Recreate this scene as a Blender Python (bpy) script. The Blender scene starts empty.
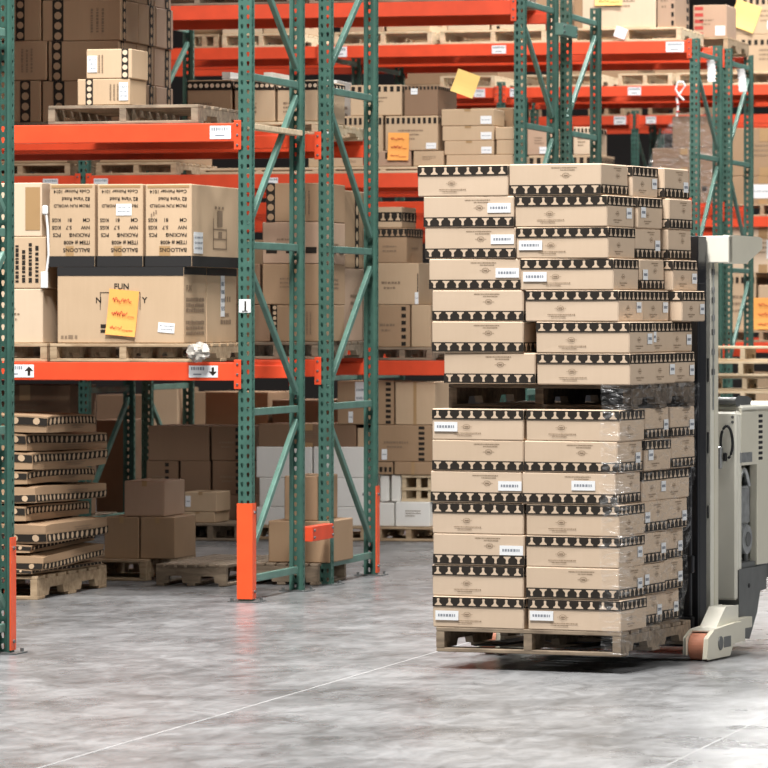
import bpy, math, random
from mathutils import Vector, Matrix, Euler
random.seed(7)
S = bpy.context.scene
COL = S.collection
PI = math.pi

# ------------------------------------------------------------------ camera numbers (telephoto, yawed against the aisle grid)
F = 4600.0; TH = math.radians(14.7); HZ = 315.0; EYE = 1.56; ZA = 25.0
ct, st = math.cos(TH), math.sin(TH)
XA = (245 - 384) / F * ZA
CAM = (-(ct * XA - st * ZA), -(st * XA + ct * ZA))

def at(px, py, v):
    """point of the rack plane y = v seen at px, py -> (x, z, depth)"""
    k = (px - 384) / F
    t = (v - CAM[1]) / (st * k + ct)
    return CAM[0] + t * (ct * k - st), EYE - (py - HZ) / F * t, t

# ------------------------------------------------------------------ materials
def nodes(name):
    m = bpy.data.materials.new(name); m.use_nodes = True
    nt = m.node_tree; b = nt.nodes['Principled BSDF']
    return m, nt, b

def plain(name, col, rough=0.5, metal=0.0, var=0.0, scale=30.0, bump=0.0, spec=0.5):
    m, nt, b = nodes(name)
    b.inputs['Roughness'].default_value = rough
    b.inputs['Metallic'].default_value = metal
    b.inputs['Specular IOR Level'].default_value = spec
    if var == 0:
        b.inputs['Base Color'].default_value = (*col, 1)
    else:
        tc = nt.nodes.new('ShaderNodeTexCoord')
        n = nt.nodes.new('ShaderNodeTexNoise'); n.inputs['Scale'].default_value = scale; n.inputs['Detail'].default_value = 5
        r = nt.nodes.new('ShaderNodeValToRGB')
        r.color_ramp.elements[0].position = .3; r.color_ramp.elements[1].position = .7
        r.color_ramp.elements[0].color = (*[c * (1 - var) for c in col], 1)
        r.color_ramp.elements[1].color = (*[min(1, c * (1 + var)) for c in col], 1)
        nt.links.new(tc.outputs['Object'], n.inputs['Vector'])
        nt.links.new(n.outputs['Fac'], r.inputs['Fac'])
        nt.links.new(r.outputs['Color'], b.inputs['Base Color'])
        if bump:
            bp = nt.nodes.new('ShaderNodeBump'); bp.inputs['Strength'].default_value = bump; bp.inputs['Distance'].default_value = .004
            nt.links.new(n.outputs['Fac'], bp.inputs['Height']); nt.links.new(bp.outputs['Normal'], b.inputs['Normal'])
    return m

def card(name, col, var=.10):
    """corrugated cardboard: each box its own slight tone, faint mottling and flutes"""
    m, nt, b = nodes(name)
    b.inputs['Roughness'].default_value = .75
    b.inputs['Specular IOR Level'].default_value = .25
    tc = nt.nodes.new('ShaderNodeTexCoord'); oi = nt.nodes.new('ShaderNodeObjectInfo')
    n = nt.nodes.new('ShaderNodeTexNoise'); n.inputs['Scale'].default_value = 5; n.inputs['Detail'].default_value = 6
    w = nt.nodes.new('ShaderNodeTexNoise'); w.inputs['Scale'].default_value = 60; w.inputs['Detail'].default_value = 3
    mp = nt.nodes.new('ShaderNodeMapping'); mp.inputs['Scale'].default_value = (1, 1, .08)
    nt.links.new(tc.outputs['Object'], n.inputs['Vector'])
    nt.links.new(tc.outputs['Object'], mp.inputs['Vector']); nt.links.new(mp.outputs['Vector'], w.inputs['Vector'])
    a = nt.nodes.new('ShaderNodeMath'); a.operation = 'MULTIPLY_ADD'; a.inputs[1].default_value = .5; a.inputs[2].default_value = 0
    nt.links.new(n.outputs['Fac'], a.inputs[0])
    a2 = nt.nodes.new('ShaderNodeMath'); a2.operation = 'MULTIPLY_ADD'; a2.inputs[1].default_value = .25
    nt.links.new(w.outputs['Fac'], a2.inputs[0]); nt.links.new(a.outputs[0], a2.inputs[2])
    a3 = nt.nodes.new('ShaderNodeMath'); a3.operation = 'MULTIPLY_ADD'; a3.inputs[1].default_value = .45
    nt.links.new(oi.outputs['Random'], a3.inputs[0]); nt.links.new(a2.outputs[0], a3.inputs[2])
    r = nt.nodes.new('ShaderNodeValToRGB')
    r.color_ramp.elements[0].position = .25; r.color_ramp.elements[1].position = .95
    r.color_ramp.elements[0].color = (*[c * (1 - var) * k for c, k in zip(col, (1, .98, .94))], 1)
    r.color_ramp.elements[1].color = (*[c * (1 + var) for c in col], 1)
    nt.links.new(a3.outputs[0], r.inputs['Fac']); nt.links.new(r.outputs['Color'], b.inputs['Base Color'])
    bp = nt.nodes.new('ShaderNodeBump'); bp.inputs['Strength'].default_value = .25; bp.inputs['Distance'].default_value = .004
    nt.links.new(n.outputs['Fac'], bp.inputs['Height']); nt.links.new(bp.outputs['Normal'], b.inputs['Normal'])
    return m

def wood(name, c0, c1):
    m, nt, b = nodes(name)
    b.inputs['Roughness'].default_value = .8
    tc = nt.nodes.new('ShaderNodeTexCoord'); mp = nt.nodes.new('ShaderNodeMapping'); mp.inputs['Scale'].default_value = (3, 14, 14)
    n = nt.nodes.new('ShaderNodeTexNoise'); n.inputs['Scale'].default_value = 2.2; n.inputs['Detail'].default_value = 8; n.inputs['Distortion'].default_value = .6
    r = nt.nodes.new('ShaderNodeValToRGB'); r.color_ramp.elements[0].position = .32; r.color_ramp.elements[1].position = .68
    r.color_ramp.elements[0].color = (*c0, 1); r.color_ramp.elements[1].color = (*c1, 1)
    nt.links.new(tc.outputs['Object'], mp.inputs['Vector']); nt.links.new(mp.outputs['Vector'], n.inputs['Vector'])
    nt.links.new(n.outputs['Fac'], r.inputs['Fac']); nt.links.new(r.outputs['Color'], b.inputs['Base Color'])
    return m

def concrete():
    m, nt, b = nodes('polished_concrete')
    tc = nt.nodes.new('ShaderNodeTexCoord')
    def noise(sc, det, dist=0, stretch=None):
        n = nt.nodes.new('ShaderNodeTexNoise'); n.inputs['Scale'].default_value = sc; n.inputs['Detail'].default_value = det; n.inputs['Distortion'].default_value = dist
        n.inputs['Roughness'].default_value = .62
        if stretch:
            mp = nt.nodes.new('ShaderNodeMapping'); mp.inputs['Scale'].default_value = stretch; mp.inputs['Rotation'].default_value = (0, 0, .25)
            nt.links.new(tc.outputs['Object'], mp.inputs['Vector']); nt.links.new(mp.outputs['Vector'], n.inputs['Vector'])
        else:
            nt.links.new(tc.outputs['Object'], n.inputs['Vector'])
        return n
    n1 = noise(1.3, 12, .8); n2 = noise(9, 10, 1.0, (1, .45, 1)); n3 = noise(2.2, 6, .4)
    mx = nt.nodes.new('ShaderNodeMath'); mx.operation = 'ADD'
    nt.links.new(n1.outputs['Fac'], mx.inputs[0]); nt.links.new(n2.outputs['Fac'], mx.inputs[1])
    r = nt.nodes.new('ShaderNodeValToRGB'); e = r.color_ramp.elements
    e[0].position = .78; e[0].color = (.105, .107, .110, 1)
    e[1].position = 1.22; e[1].color = (.275, .28, .288, 1)
    k = e.new(.97); k.color = (.185, .188, .194, 1)
    nt.links.new(mx.outputs[0], r.inputs['Fac']); 
    # ramp clamps at 1, so bring the sum into range first
    mr = nt.nodes.new('ShaderNodeMapRange'); mr.inputs['From Min'].default_value = .78; mr.inputs['From Max'].default_value = 1.22
    nt.links.new(mx.outputs[0], mr.inputs['Value']); nt.links.new(mr.outputs['Result'], r.inputs['Fac'])
    e[0].position = 0; e[1].position = .5; e[2].position = 1
    nt.links.new(r.outputs['Color'], b.inputs['Base Color'])
    rr = nt.nodes.new('ShaderNodeMapRange'); rr.inputs['From Min'].default_value = .3; rr.inputs['From Max'].default_value = .7
    rr.inputs['To Min'].default_value = .22; rr.inputs['To Max'].default_value = .40
    nt.links.new(n3.outputs['Fac'], rr.inputs['Value']); nt.links.new(rr.outputs['Result'], b.inputs['Roughness'])
    b.inputs['Specular IOR Level'].default_value = .20
    bp = nt.nodes.new('ShaderNodeBump'); bp.inputs['Strength'].default_value = .05; bp.inputs['Distance'].default_value = .01
    nt.links.new(n2.outputs['Fac'], bp.inputs['Height']); nt.links.new(bp.outputs['Normal'], b.inputs['Normal'])
    return m

def film(name, alpha=.12):
    m, nt, b = nodes(name)
    out = nt.nodes['Material Output']
    tr = nt.nodes.new('ShaderNodeBsdfTransparent'); gl = nt.nodes.new('ShaderNodeBsdfGlossy'); gl.inputs['Roughness'].default_value = .18
    df = nt.nodes.new('ShaderNodeBsdfDiffuse'); df.inputs['Color'].default_value = (.8, .8, .8, 1)
    ms = nt.nodes.new('ShaderNodeMixShader'); ms.inputs[0].default_value = .5
    nt.links.new(df.outputs[0], ms.inputs[1]); nt.links.new(gl.outputs[0], ms.inputs[2])
    tc = nt.nodes.new('ShaderNodeTexCoord'); mp = nt.nodes.new('ShaderNodeMapping'); mp.inputs['Scale'].default_value = (6, 6, 22); mp.inputs['Rotation'].default_value = (.4, .3, 0)
    n = nt.nodes.new('ShaderNodeTexNoise'); n.inputs['Scale'].default_value = 1.6; n.inputs['Detail'].default_value = 4; n.inputs['Distortion'].default_value = 1.5
    nt.links.new(tc.outputs['Object'], mp.inputs['Vector']); nt.links.new(mp.outputs['Vector'], n.inputs['Vector'])
    mr = nt.nodes.new('ShaderNodeMapRange'); mr.inputs['From Min'].default_value = .5; mr.inputs['From Max'].default_value = .72
    mr.inputs['To Min'].default_value = alpha * .3; mr.inputs['To Max'].default_value = alpha * 3.2
    nt.links.new(n.outputs['Fac'], mr.inputs['Value'])
    m2 = nt.nodes.new('ShaderNodeMixShader')
    nt.links.new(mr.outputs['Result'], m2.inputs[0]); nt.links.new(tr.outputs[0], m2.inputs[1]); nt.links.new(ms.outputs[0], m2.inputs[2])
    bp = nt.nodes.new('ShaderNodeBump'); bp.inputs['Strength'].default_value = .8; bp.inputs['Distance'].default_value = .02
    nt.links.new(n.outputs['Fac'], bp.inputs['Height'])
    nt.links.new(bp.outputs['Normal'], gl.inputs['Normal']); nt.links.new(bp.outputs['Normal'], df.inputs['Normal'])
    nt.links.new(m2.outputs[0], out.inputs['Surface'])
    return m

M = dict(
    tan=card('tan_cardboard', (.53, .385, .255)),
    pale=card('pale_cardboard', (.64, .50, .365)),
    load=card('sandy_cardboard', (.60, .465, .345), .06),
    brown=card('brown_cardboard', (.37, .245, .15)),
    dark=card('dark_shaded_cardboard', (.24, .15, .095)),  # dark brown cardboard, also standing in for shade on cartons deep in the bays
    pink=card('pinkish_cardboard', (.46, .315, .225)),
    white=card('white_cardboard', (.84, .83, .80), .05),
    ink=plain('black_print', (.026, .021, .017), .85, spec=.2),
    greyink=plain('faded_print', (.24, .165, .105), .8),
    redink=plain('red_print', (.45, .05, .04), .7),
    band=plain('black_wrap_shadow_band', (.022, .021, .021), .6, spec=.3),  # wrap strips, and the shadow painted along the big carton tops
    label=plain('white_label_paper', (.82, .83, .84), .6),
    labelink=plain('label_print', (.22, .24, .28), .7),
    note=plain('orange_note_paper', (.95, .42, .10), .75, var=.04, scale=8),
    ynote=plain('yellow_note_paper', (.93, .62, .20), .75, var=.04, scale=8),
    marker=plain('red_marker', (.50, .05, .03), .7),
    tape=plain('parcel_tape', (.40, .25, .12), .35),
    green=plain('green_enamel', (.050, .125, .098), .42, var=.18, scale=9),
    teal=plain('pale_teal_enamel', (.115, .225, .185), .40, var=.15, scale=12),  # paler than the uprights' green, used on braces and spacer plate
    steel=plain('dull_steel', (.16, .17, .17), .45, .6),
    orange=plain('orange_beam_enamel', (.76, .072, .020), .48, var=.10, scale=6),
    guard=plain('orange_guard_enamel', (.86, .10, .025), .38, var=.08, scale=8),
    wood=wood('pallet_wood', (.30, .20, .115), (.50, .37, .235)),
    greywood=wood('weathered_pallet_wood', (.15, .11, .075), (.32, .245, .17)),
    darkwood=wood('dark_pallet_wood', (.055, .040, .028), (.15, .11, .075)),  # darker wood, for the pallet between the load halves
    palewood=wood('fresh_pallet_wood', (.52, .40, .25), (.72, .58, .40)),
    floor=concrete(),
    joint=plain('floor_joint_filler', (.42, .42, .42), .6),
    wall=plain('painted_wall', (.13, .11, .10), .8, var=.05, scale=1),
    cream=plain('cream_truck_enamel', (.74, .70, .575), .38, var=.04, scale=6),
    creamlight=plain('pale_truck_enamel', (.80, .775, .675), .35, var=.03, scale=6),
    black=plain('black_mast_steel', (.018, .019, .023), .40, .2),
    rubber=plain('black_rubber', (.014, .014, .015), .55),
    skirt=plain('grey_chassis_steel', (.20, .205, .20), .42, .5, var=.12, scale=10),
    alu=plain('brushed_aluminium', (.52, .53, .53), .35, .7, var=.2, scale=25),
    wheel=plain('orange_polyurethane', (.72, .30, .19), .5, var=.08, scale=20),
    film=film('stretch_film', .10),
    haze=film('cloudy_stretch_film', .13),
    wrap=plain('crumpled_plastic', (.42, .39, .35), .25, var=.1, scale=30),
    strap=plain('white_strap', (.80, .80, .80), .5),
)

# ------------------------------------------------------------------ mesh collector
class MB:
    def __init__(s): s.v = []; s.f = []; s.m = []; s.mats = []
    def mi(s, mat):
        if mat not in s.mats: s.mats.append(mat)
        return s.mats.index(mat)
    def add(s, vs, fs, mat):
        o = len(s.v); s.v += [tuple(p) for p in vs]; k = s.mi(mat)
        for f in fs: s.f.append(tuple(i + o for i in f)); s.m.append(k)
        return s
    def box(s, x0, y0, z0, x1, y1, z1, mat):
        vs = [(x, y, z) for z in (z0, z1) for y in (y0, y1) for x in (x0, x1)]
        return s.add(vs, [(0, 2, 3, 1), (4, 5, 7, 6), (0, 1, 5, 4), (1, 3, 7, 5), (3, 2, 6, 7), (2, 0, 4, 6)], mat)
    def cbox(s, x0, y0, z0, x1, y1, z1, mat, c=.006, jit=0.0):
        """box with chamfered edges; 24 vertices, three per corner"""
        lo, hi = (x0, y0, z0), (x1, y1, z1)
        c = min(c, (x1 - x0) * .3, (y1 - y0) * .3, (z1 - z0) * .3)
        vs, idx = [], {}
        for sx in (0, 1):
            for sy in (0, 1):
                for sz in (0, 1):
                    sg = (sx, sy, sz)
                    jx = [random.uniform(-jit, jit) for _ in range(3)]
                    for ax in range(3):
                        p = []
                        for a in range(3):
                            b = hi[a] if sg[a] else lo[a]
                            if a != ax: b += -c if sg[a] else c
                            p.append(b + jx[a])
                        idx[sg + (ax,)] = len(vs); vs.append(p)
        fs = []
        for ax in range(3):
            o = [a for a in range(3) if a != ax]
            for sd in (0, 1):
                q = []
                for (p, r) in ((0, 0), (1, 0), (1, 1), (0, 1)):
                    g = [0, 0, 0]; g[ax] = sd; g[o[0]] = p; g[o[1]] = r
                    q.append(idx[tuple(g) + (ax,)])
                fs.append(tuple(q))
        for ax in range(3):                      # edges running along ax
            o = [a for a in range(3) if a != ax]
            for p in (0, 1):
                for r in (0, 1):
                    g0 = [0, 0, 0]; g0[o[0]] = p; g0[o[1]] = r; g1 = list(g0); g1[ax] = 1
                    g0, g1 = tuple(g0), tuple(g1)
                    fs.append((idx[g0 + (o[0],)], idx[g1 + (o[0],)], idx[g1 + (o[1],)], idx[g0 + (o[1],)]))
        for sx in (0, 1):
            for sy in (0, 1):
                for sz in (0, 1):
                    fs.append(tuple(idx[(sx, sy, sz, a)] for a in range(3)))
        return s.add(vs, fs, mat)
    def prism(s, pts, d0, d1, mat, axis='x'):
        """polygon pts extruded along axis (x: pts are y,z; y: pts are x,z; z: pts are x,y)"""
        def P(p, d):
            return (d, p[0], p[1]) if axis == 'x' else ((p[0], d, p[1]) if axis == 'y' else (p[0], p[1], d))
        n = len(pts)
        vs = [P(p, d0) for p in pts] + [P(p, d1) for p in pts]
        fs = [tuple(range(n)), tuple(range(2 * n - 1, n - 1, -1))] + [(i, (i + 1) % n, n + (i + 1) % n, n + i) for i in range(n)]
        return s.add(vs, fs, mat)
    def bar(s, a, b, w, d, mat, up=(0, 0, 1)):
        """rectangular bar from a to b, w across, d along the remaining direction"""
        a, b = Vector(a), Vector(b); t = (b - a).normalized(); u = Vector(up)
        if abs(t.dot(u)) > .95: u = Vector((1, 0, 0))
        n1 = t.cross(u).normalized(); n2 = n1.cross(t).normalized()
        vs = []
        for p in (a, b):
            for (i, j) in ((-1, -1), (1, -1), (1, 1), (-1, 1)): vs.append(p + n1 * (i * w / 2) + n2 * (j * d / 2))
        return s.add(vs, [(3, 2, 1, 0), (4, 5, 6, 7)] + [(i, (i + 1) % 4, 4 + (i + 1) % 4, 4 + i) for i in range(4)], mat)
    def tube(s, pts, r, mat, n=8):
        pts = [Vector(p) for p in pts]; rings = []
        vs = []
        for i, p in enumerate(pts):
            t = (pts[min(i + 1, len(pts) - 1)] - pts[max(i - 1, 0)]).normalized()
            u = Vector((0, 0, 1)) if abs(t.z) < .9 else Vector((1, 0, 0))
            a = t.cross(u).normalized(); b = a.cross(t)
            for k in range(n): vs.append(p + a * (r * math.cos(2 * PI * k / n)) + b * (r * math.sin(2 * PI * k / n)))
        fs = [(i * n + k, i * n + (k + 1) % n, (i + 1) * n + (k + 1) % n, (i + 1) * n + k) for i in range(len(pts) - 1) for k in range(n)]
        fs += [tuple(range(n - 1, -1, -1)), tuple(range((len(pts) - 1) * n, len(pts) * n))]
        return s.add(vs, fs, mat)
    def cyl(s, c0, c1, r, mat, n=24): return s.tube([c0, c1], r, mat, n)
    def mesh(s, name):
        me = bpy.data.meshes.new(name); me.from_pydata(s.v, [], s.f)
        for m in s.mats: me.materials.append(m)
        me.polygons.foreach_set('material_index', s.m); me.update()
        return me
    def build(s, name, parent=None, loc=(0, 0, 0), rot=(0, 0, 0), bevel=0):
        return link(name, s.mesh(name), parent, loc, rot, bevel)

def link(name, me, parent=None, loc=(0, 0, 0), rot=(0, 0, 0), bevel=0):
    o = bpy.data.objects.new(name, me); COL.objects.link(o)
    o.location = loc; o.rotation_euler = rot
    if parent: o.parent = parent
    if bevel:
        b = o.modifiers.new('bevel', 'BEVEL'); b.width = bevel; b.segments = 2; b.limit_method = 'ANGLE'
    return o

def tag(o, label, cat, group=None):
    o['label'] = label; o['category'] = cat
    if group: o['group'] = group
    return o
def empty(name, loc=(0, 0, 0), rz=0):
    o = bpy.data.objects.new(name, None); COL.objects.link(o); o.location = loc; o.rotation_euler = (0, 0, rz); o.empty_display_size = .1
    return o
def struct(o): o['kind'] = 'structure'; return o
def copy_tree(o, parent=None):
    c = o.copy(); COL.objects.link(c)
    if parent: c.parent = parent
    for ch in list(o.children): copy_tree(ch, c)
    return c

# ------------------------------------------------------------------ lettering: real glyph outlines as flat print
_tc = {}
def glyphs(txt, bold=False):
    if txt in _tc: return _tc[txt]
    cu = bpy.data.curves.new('print', 'FONT'); cu.body = txt; cu.size = 1; cu.align_x = 'LEFT'; cu.resolution_u = 2; cu.offset = .018
    ob = bpy.data.objects.new('print', cu); COL.objects.link(ob)
    bpy.context.view_layer.update()
    me = bpy.data.meshes.new_from_object(ob.evaluated_get(bpy.context.evaluated_depsgraph_get()))
    r = ([tuple(v.co[:2]) for v in me.vertices], [tuple(p.vertices) for p in me.polygons])
    bpy.data.objects.remove(ob); bpy.data.curves.remove(cu); bpy.data.meshes.remove(me)
    xs = [p[0] for p in r[0]] or [0, 1]
    _tc[txt] = (r[0], r[1], max(xs))
    return _tc[txt]

class Face:
    """flat prints on one side of a box. F: front (-y), R: right (+x), L: left, T: top"""
    def __init__(s, mb, side, w, d, h, off=.0022): s.mb, s.side, s.w, s.d, s.h, s.off = mb, side, w, d, h, off
    def P(s, x, z, lift=0):
        o = s.off + lift
        if s.side == 'F': return (x - s.w / 2, -s.d / 2 - o, z)
        if s.side == 'R': return (s.w / 2 + o, x - s.d / 2, z)
        if s.side == 'L': return (-s.w / 2 - o, s.d / 2 - x, z)
        return (x - s.w / 2, z - s.d / 2, s.h + o)
    @property
    def W(s): return s.d if s.side in 'RL' else s.w
    @property
    def Hh(s): return s.d if s.side == 'T' else s.h
    def rect(s, x0, z0, x1, z1, mat, lift=0): s.mb.add([s.P(x0, z0, lift), s.P(x1, z0, lift), s.P(x1, z1, lift), s.P(x0, z1, lift)], [(0, 1, 2, 3)], mat)
    def poly(s, pts, mat, lift=0): s.mb.add([s.P(x, z, lift) for x, z in pts], [tuple(range(len(pts)))], mat)
    def text(s, txt, x, z, size, mat, flip=False, lift=0, rot90=False):
        v, f, w = glyphs(txt)
        if flip: pts = [(x - a * size, z - b * size) for a, b in v]
        elif rot90: pts = [(x - b * size, z + a * size) for a, b in v]
        else: pts = [(x + a * size, z + b * size) for a, b in v]
        s.mb.add([s.P(a, b, lift) for a, b in pts], f, mat)
    def scrib(s, x0, z0, x1, hh, mat, seed=1, vert=False):
        """a line of print too small to read: a row of uneven dashes"""
        r = random.Random(seed); x = x0
        while x < x1:
            l = r.uniform(.5, 1.4) * hh
            if vert: s.rect(z0, x, z0 + hh, min(x1, x + l), mat)
            else: s.rect(x, z0, min(x1, x + l), z0 + hh * r.uniform(.8, 1), mat)
            x += l + hh * r.uniform(.2, .55)
    def emblem(s, cx, cz, r, mat):
        n = 14
        for i in range(n):
            a0, a1 = 2 * PI * i / n, 2 * PI * (i + .72) / n
            s.poly([(cx + r * math.cos(a0) * 1.5, cz + r * math.sin(a0)), (cx + r * math.cos(a1) * 1.5, cz + r * math.sin(a1)),
                    (cx + r * .8 * math.cos(a1) * 1.5, cz + r * .8 * math.sin(a1)), (cx + r * .8 * math.cos(a0) * 1.5, cz + r * .8 * math.sin(a0))], mat)
        s.rect(cx - r * .8, cz - r * .25, cx + r * .8, cz + r * .2, mat)
        s.rect(cx - r * 2.3, cz - r * .1, cx - r * 1.6, cz + r * .05, mat); s.rect(cx + r * 1.6, cz - r * .1, cx + r * 2.3, cz + r * .05, mat)
    PAWN = [(-.47, 0), (.47, 0), (.45, .15), (.27, .26), (.16, .42), (.13, .62), (.18, .78), (.14, .95), (-.14, .95), (-.18, .78), (-.13, .62), (-.16, .42), (-.27, .26), (-.45, .15)]
    def pawnband(s, z0, z1, n, light, inv=False, x0=0, x1=None):
        x1 = s.W if x1 is None else x1
        s.rect(x0, z0, x1, z1, M['ink'])
        H = (z1 - z0) * .78; zc = (z0 + z1) / 2; p = (x1 - x0) / n
        for i in range(n):
            cx = x0 + p * (i + .5); sw = min(p * .72, H * 1.08)
            pts = [(cx + a * sw, zc + (b - .48) * H * (-1 if inv else 1)) for a, b in s.PAWN]
            s.poly(pts[::-1] if inv else pts, light, .0008)
    def checks(s, z0, z1, n, mat, x0=0, x1=None, vert=False, duty=.55):
        x1 = s.W if x1 is None else x1
        if vert:
            p = (z1 - z0) / n
            for i in range(n): s.rect(x0, z0 + p * (i + .2), x1, z0 + p * (i + .2 + duty), mat)
        else:
            p = (x1 - x0) / n
            for i in range(n): s.rect(x0 + p * (i + .2), z0, x0 + p * (i + .2 + duty), z1, mat)
    def dots(s, z0, z1, n, light, x0=0, x1=None, vert=False):
        x1 = s.W if x1 is None else x1
        s.rect(x0, z0, x1, z1, M['ink'])
        L = (z1 - z0) if vert else (x1 - x0); p = L / n; r = min(p, (x1 - x0) if vert else (z1 - z0)) * .38
        for i in range(n):
            cx, cz = ((x0 + x1) / 2, z0 + p * (i + .5)) if vert else (x0 + p * (i + .5), (z0 + z1) / 2)
            s.poly([(cx + r * math.cos(2 * PI * k / 10), cz + r * math.sin(2 * PI * k / 10)) for k in range(10)], light, .0008)

def sticker(parent, side, w, d, h, x0, z0, x1, z1, name='shipping_label', tilt=0, lines=3):
    """white paper label stuck on a box side, child of the box"""
    mb = MB(); f = Face(mb, 'F', 0, 0, 0, 0)
    W, Hh = x1 - x0, z1 - z0
    mb.box(-W / 2, -.0012, -Hh / 2, W / 2, 0, Hh / 2, M['label'])
    for i in range(lines):
        zz = Hh / 2 - Hh * (i + 1) / (lines + 1)
        r = random.Random(int(x0 * 1000) + i); x = -W * .4
        while x < W * .38:
            l = r.uniform(.02, .10) * W
            mb.add([(x, -.0018, zz - Hh * .05), (x + l, -.0018, zz - Hh * .05), (x + l, -.0018, zz + Hh * .05), (x, -.0018, zz + Hh * .05)], [(0, 1, 2, 3)], M['labelink']); x += l + W * r.uniform(.02, .06)
    cx, cz = (x0 + x1) / 2, (z0 + z1) / 2
    if side == 'F': o = mb.build(name, parent, (cx - w / 2, -d / 2 - .0025, cz), (0, tilt, 0))
    else: o = mb.build(name, parent, (w / 2 + .0025, cx - d / 2, cz), (tilt, 0, PI / 2))
    o['label'] = 'white printed paper label'
    return o

def paper_note(parent, w, d, h, x0, z0, x1, z1, mat='note', tilt=0, scribble=True, name='paper_note', y=None):
    """bright sheet with marker lines, slightly curled, stuck to a box front"""
    mb = MB(); W, Hh = x1 - x0, z1 - z0; n = 6
    vs = []
    for j in range(n + 1):
        for i in range(n + 1):
            a, b = i / n - .5, j / n - .5
            vs.append((a * W, -.004 - .010 * (b + .5) ** 2 * 0 - .012 * max(0, -b) ** 2 * 4 - .006 * a * a * 4, b * Hh))
    mb.add(vs, [(j * (n + 1) + i, j * (n + 1) + i + 1, (j + 1) * (n + 1) + i + 1, (j + 1) * (n + 1) + i) for j in range(n) for i in range(n)], M[mat])
    if scribble:
        for row, l in ((.28, .62), (-.02, .5), (-.32, .38)):
            r = random.Random(int(row * 100) + 50); x = -W * .36; pz = row * Hh
            while x < -W * .36 + l * W:
                nx = x + W * .035; nz = row * Hh + r.uniform(-.055, .055) * Hh
                yb = -.0065 - .012 * max(0, -(row)) ** 2 * 4 - .0055
                mb.bar((x, yb, pz), (nx, yb, nz), W * .013, .001, M['marker'], up=(0, 1, 0)); x, pz = nx, nz
            if row < .2:
                mb.bar((x + .02 * W, yb, row * Hh - .05 * Hh), (W * .40, yb, row * Hh - .05 * Hh), W * .010, .001, M['marker'], up=(0, 1, 0))
    o = mb.build(name, parent, ((x0 + x1) / 2 - w / 2, (-d / 2 - .003) if y is None else y, (z0 + z1) / 2), (0, tilt, 0))
    so = o.modifiers.new('thickness', 'SOLIDIFY'); so.thickness = .0008
    o['label'] = 'orange sheet with red marker lines' if mat == 'note' else 'yellow orange paper sheet'
    return o

# ------------------------------------------------------------------ cartons
def carton_mesh(w, d, h, mat, deco=None, c=.005, jit=.0008):
    mb = MB(); mb.cbox(-w / 2, -d / 2, 0, w / 2, d / 2, h, M[mat], c, jit)
    if deco: deco(mb, w, d, h)
    return mb
def carton(label, x, y, z, w, d, h, mat='tan', deco=None, rz=0, group=None, name='carton', cat='box'):
    """x,y: centre of the front edge"""
    off = Matrix.Rotation(rz, 3, 'Z') @ Vector((0, d / 2, 0))
    o = carton_mesh(w, d, h, mat, deco).build(name, None, (x + off.x, y + off.y, z), (0, 0, rz))
    tag(o, label, cat, group); o['dims'] = (w, d, h)
    return o
TOPS = {}
def G(label, v, x0, y0, x1, y1, d, mat='tan', deco=None, on=None, base=None, rz=0, group=None, cat='box'):
    """carton whose front face fills the given rectangle of the rack plane y = v; stands on another carton or at a given height"""
    xm = (x0 + x1) / 2
    a, zt, _ = at(x0, y0, v); b, _, _ = at(x1, y0, v); _, zt, _ = at(xm, y0, v); _, zb, _ = at(xm, y1, v)
    if on is not None: zb = TOPS[on.name] + .0015
    if base is not None: zb = base + .0015
    o = carton(label, (a + b) / 2, v, zb, abs(b - a) - .004, d, zt - zb, mat, deco, rz, group, cat=cat)
    TOPS[o.name] = zt
    return o
def lab(o, side, fx0, fz0, fx1, fz1, **k):
    w, d, h = o['dims']; W = d if side == 'R' else w
    return sticker(o, side, w, d, h, fx0 * W, fz0 * h, fx1 * W, fz1 * h, **k)
def note(o, fx0, fz0, fx1, fz1, **k):
    w, d, h = o['dims']
    return paper_note(o, w, d, h, fx0 * w, fz0 * h, fx1 * w, fz1 * h, **k)

# decorations
def D_print(seed=1, tapeon=True, ink='greyink', side=True):
    def f(mb, w, d, h):
        a = Face(mb, 'F', w, d, h); r = random.Random(seed)
        if tapeon: a.rect(w * .44, h * .72, w * .56, h, M['tape']); a.rect(w * .44, 0, w * .56, h * .18, M['tape'])
        for i in range(3): a.scrib(w * .3, h * (.62 - .1 * i), w * r.uniform(.55, .75), h * .04, M[ink], seed + i)
        if side:
            b = Face(mb, 'R', w, d, h)
            for i in range(3): b.scrib(d * .35, h * (.6 - .1 * i), d * .7, h * .045, M[ink], seed + 7 + i)
    return f
def D_checktop(n=10, seed=1, ink='ink', z0=.80, z1=.95, side=True, txt=True):
    def f(mb, w, d, h):
        a = Face(mb, 'F', w, d, h); a.checks(h * z0, h * z1, n, M[ink])
        if txt:
            for i in range(3): a.scrib(w * .25, h * (.56 - .12 * i), w * (.72 - .08 * i), h * .05, M['greyink'], seed + i)
        if side:
            b = Face(mb, 'R', w, d, h); b.checks(h * z0, h * z1, n, M[ink])
            b.scrib(d * .3, h * .45, d * .7, h * .05, M['greyink'], seed + 5)
    return f
def D_pawntop(n=7, z0=.72, z1=.98, light='pale', seed=1):
    def f(mb, w, d, h):
        a = Face(mb, 'F', w, d, h); a.pawnband(h * z0, h * z1, n, M[light])
        b = Face(mb, 'R', w, d, h); b.pawnband(h * z0, h * z1, n, M[light])
        for i in range(2): a.scrib(w * .3, h * (.45 - .13 * i), w * .7, h * .05, M['greyink'], seed + i)
        b.scrib(d * .3, h * .4, d * .7, h * .05, M['greyink'], seed + 5)
    return f
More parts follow.
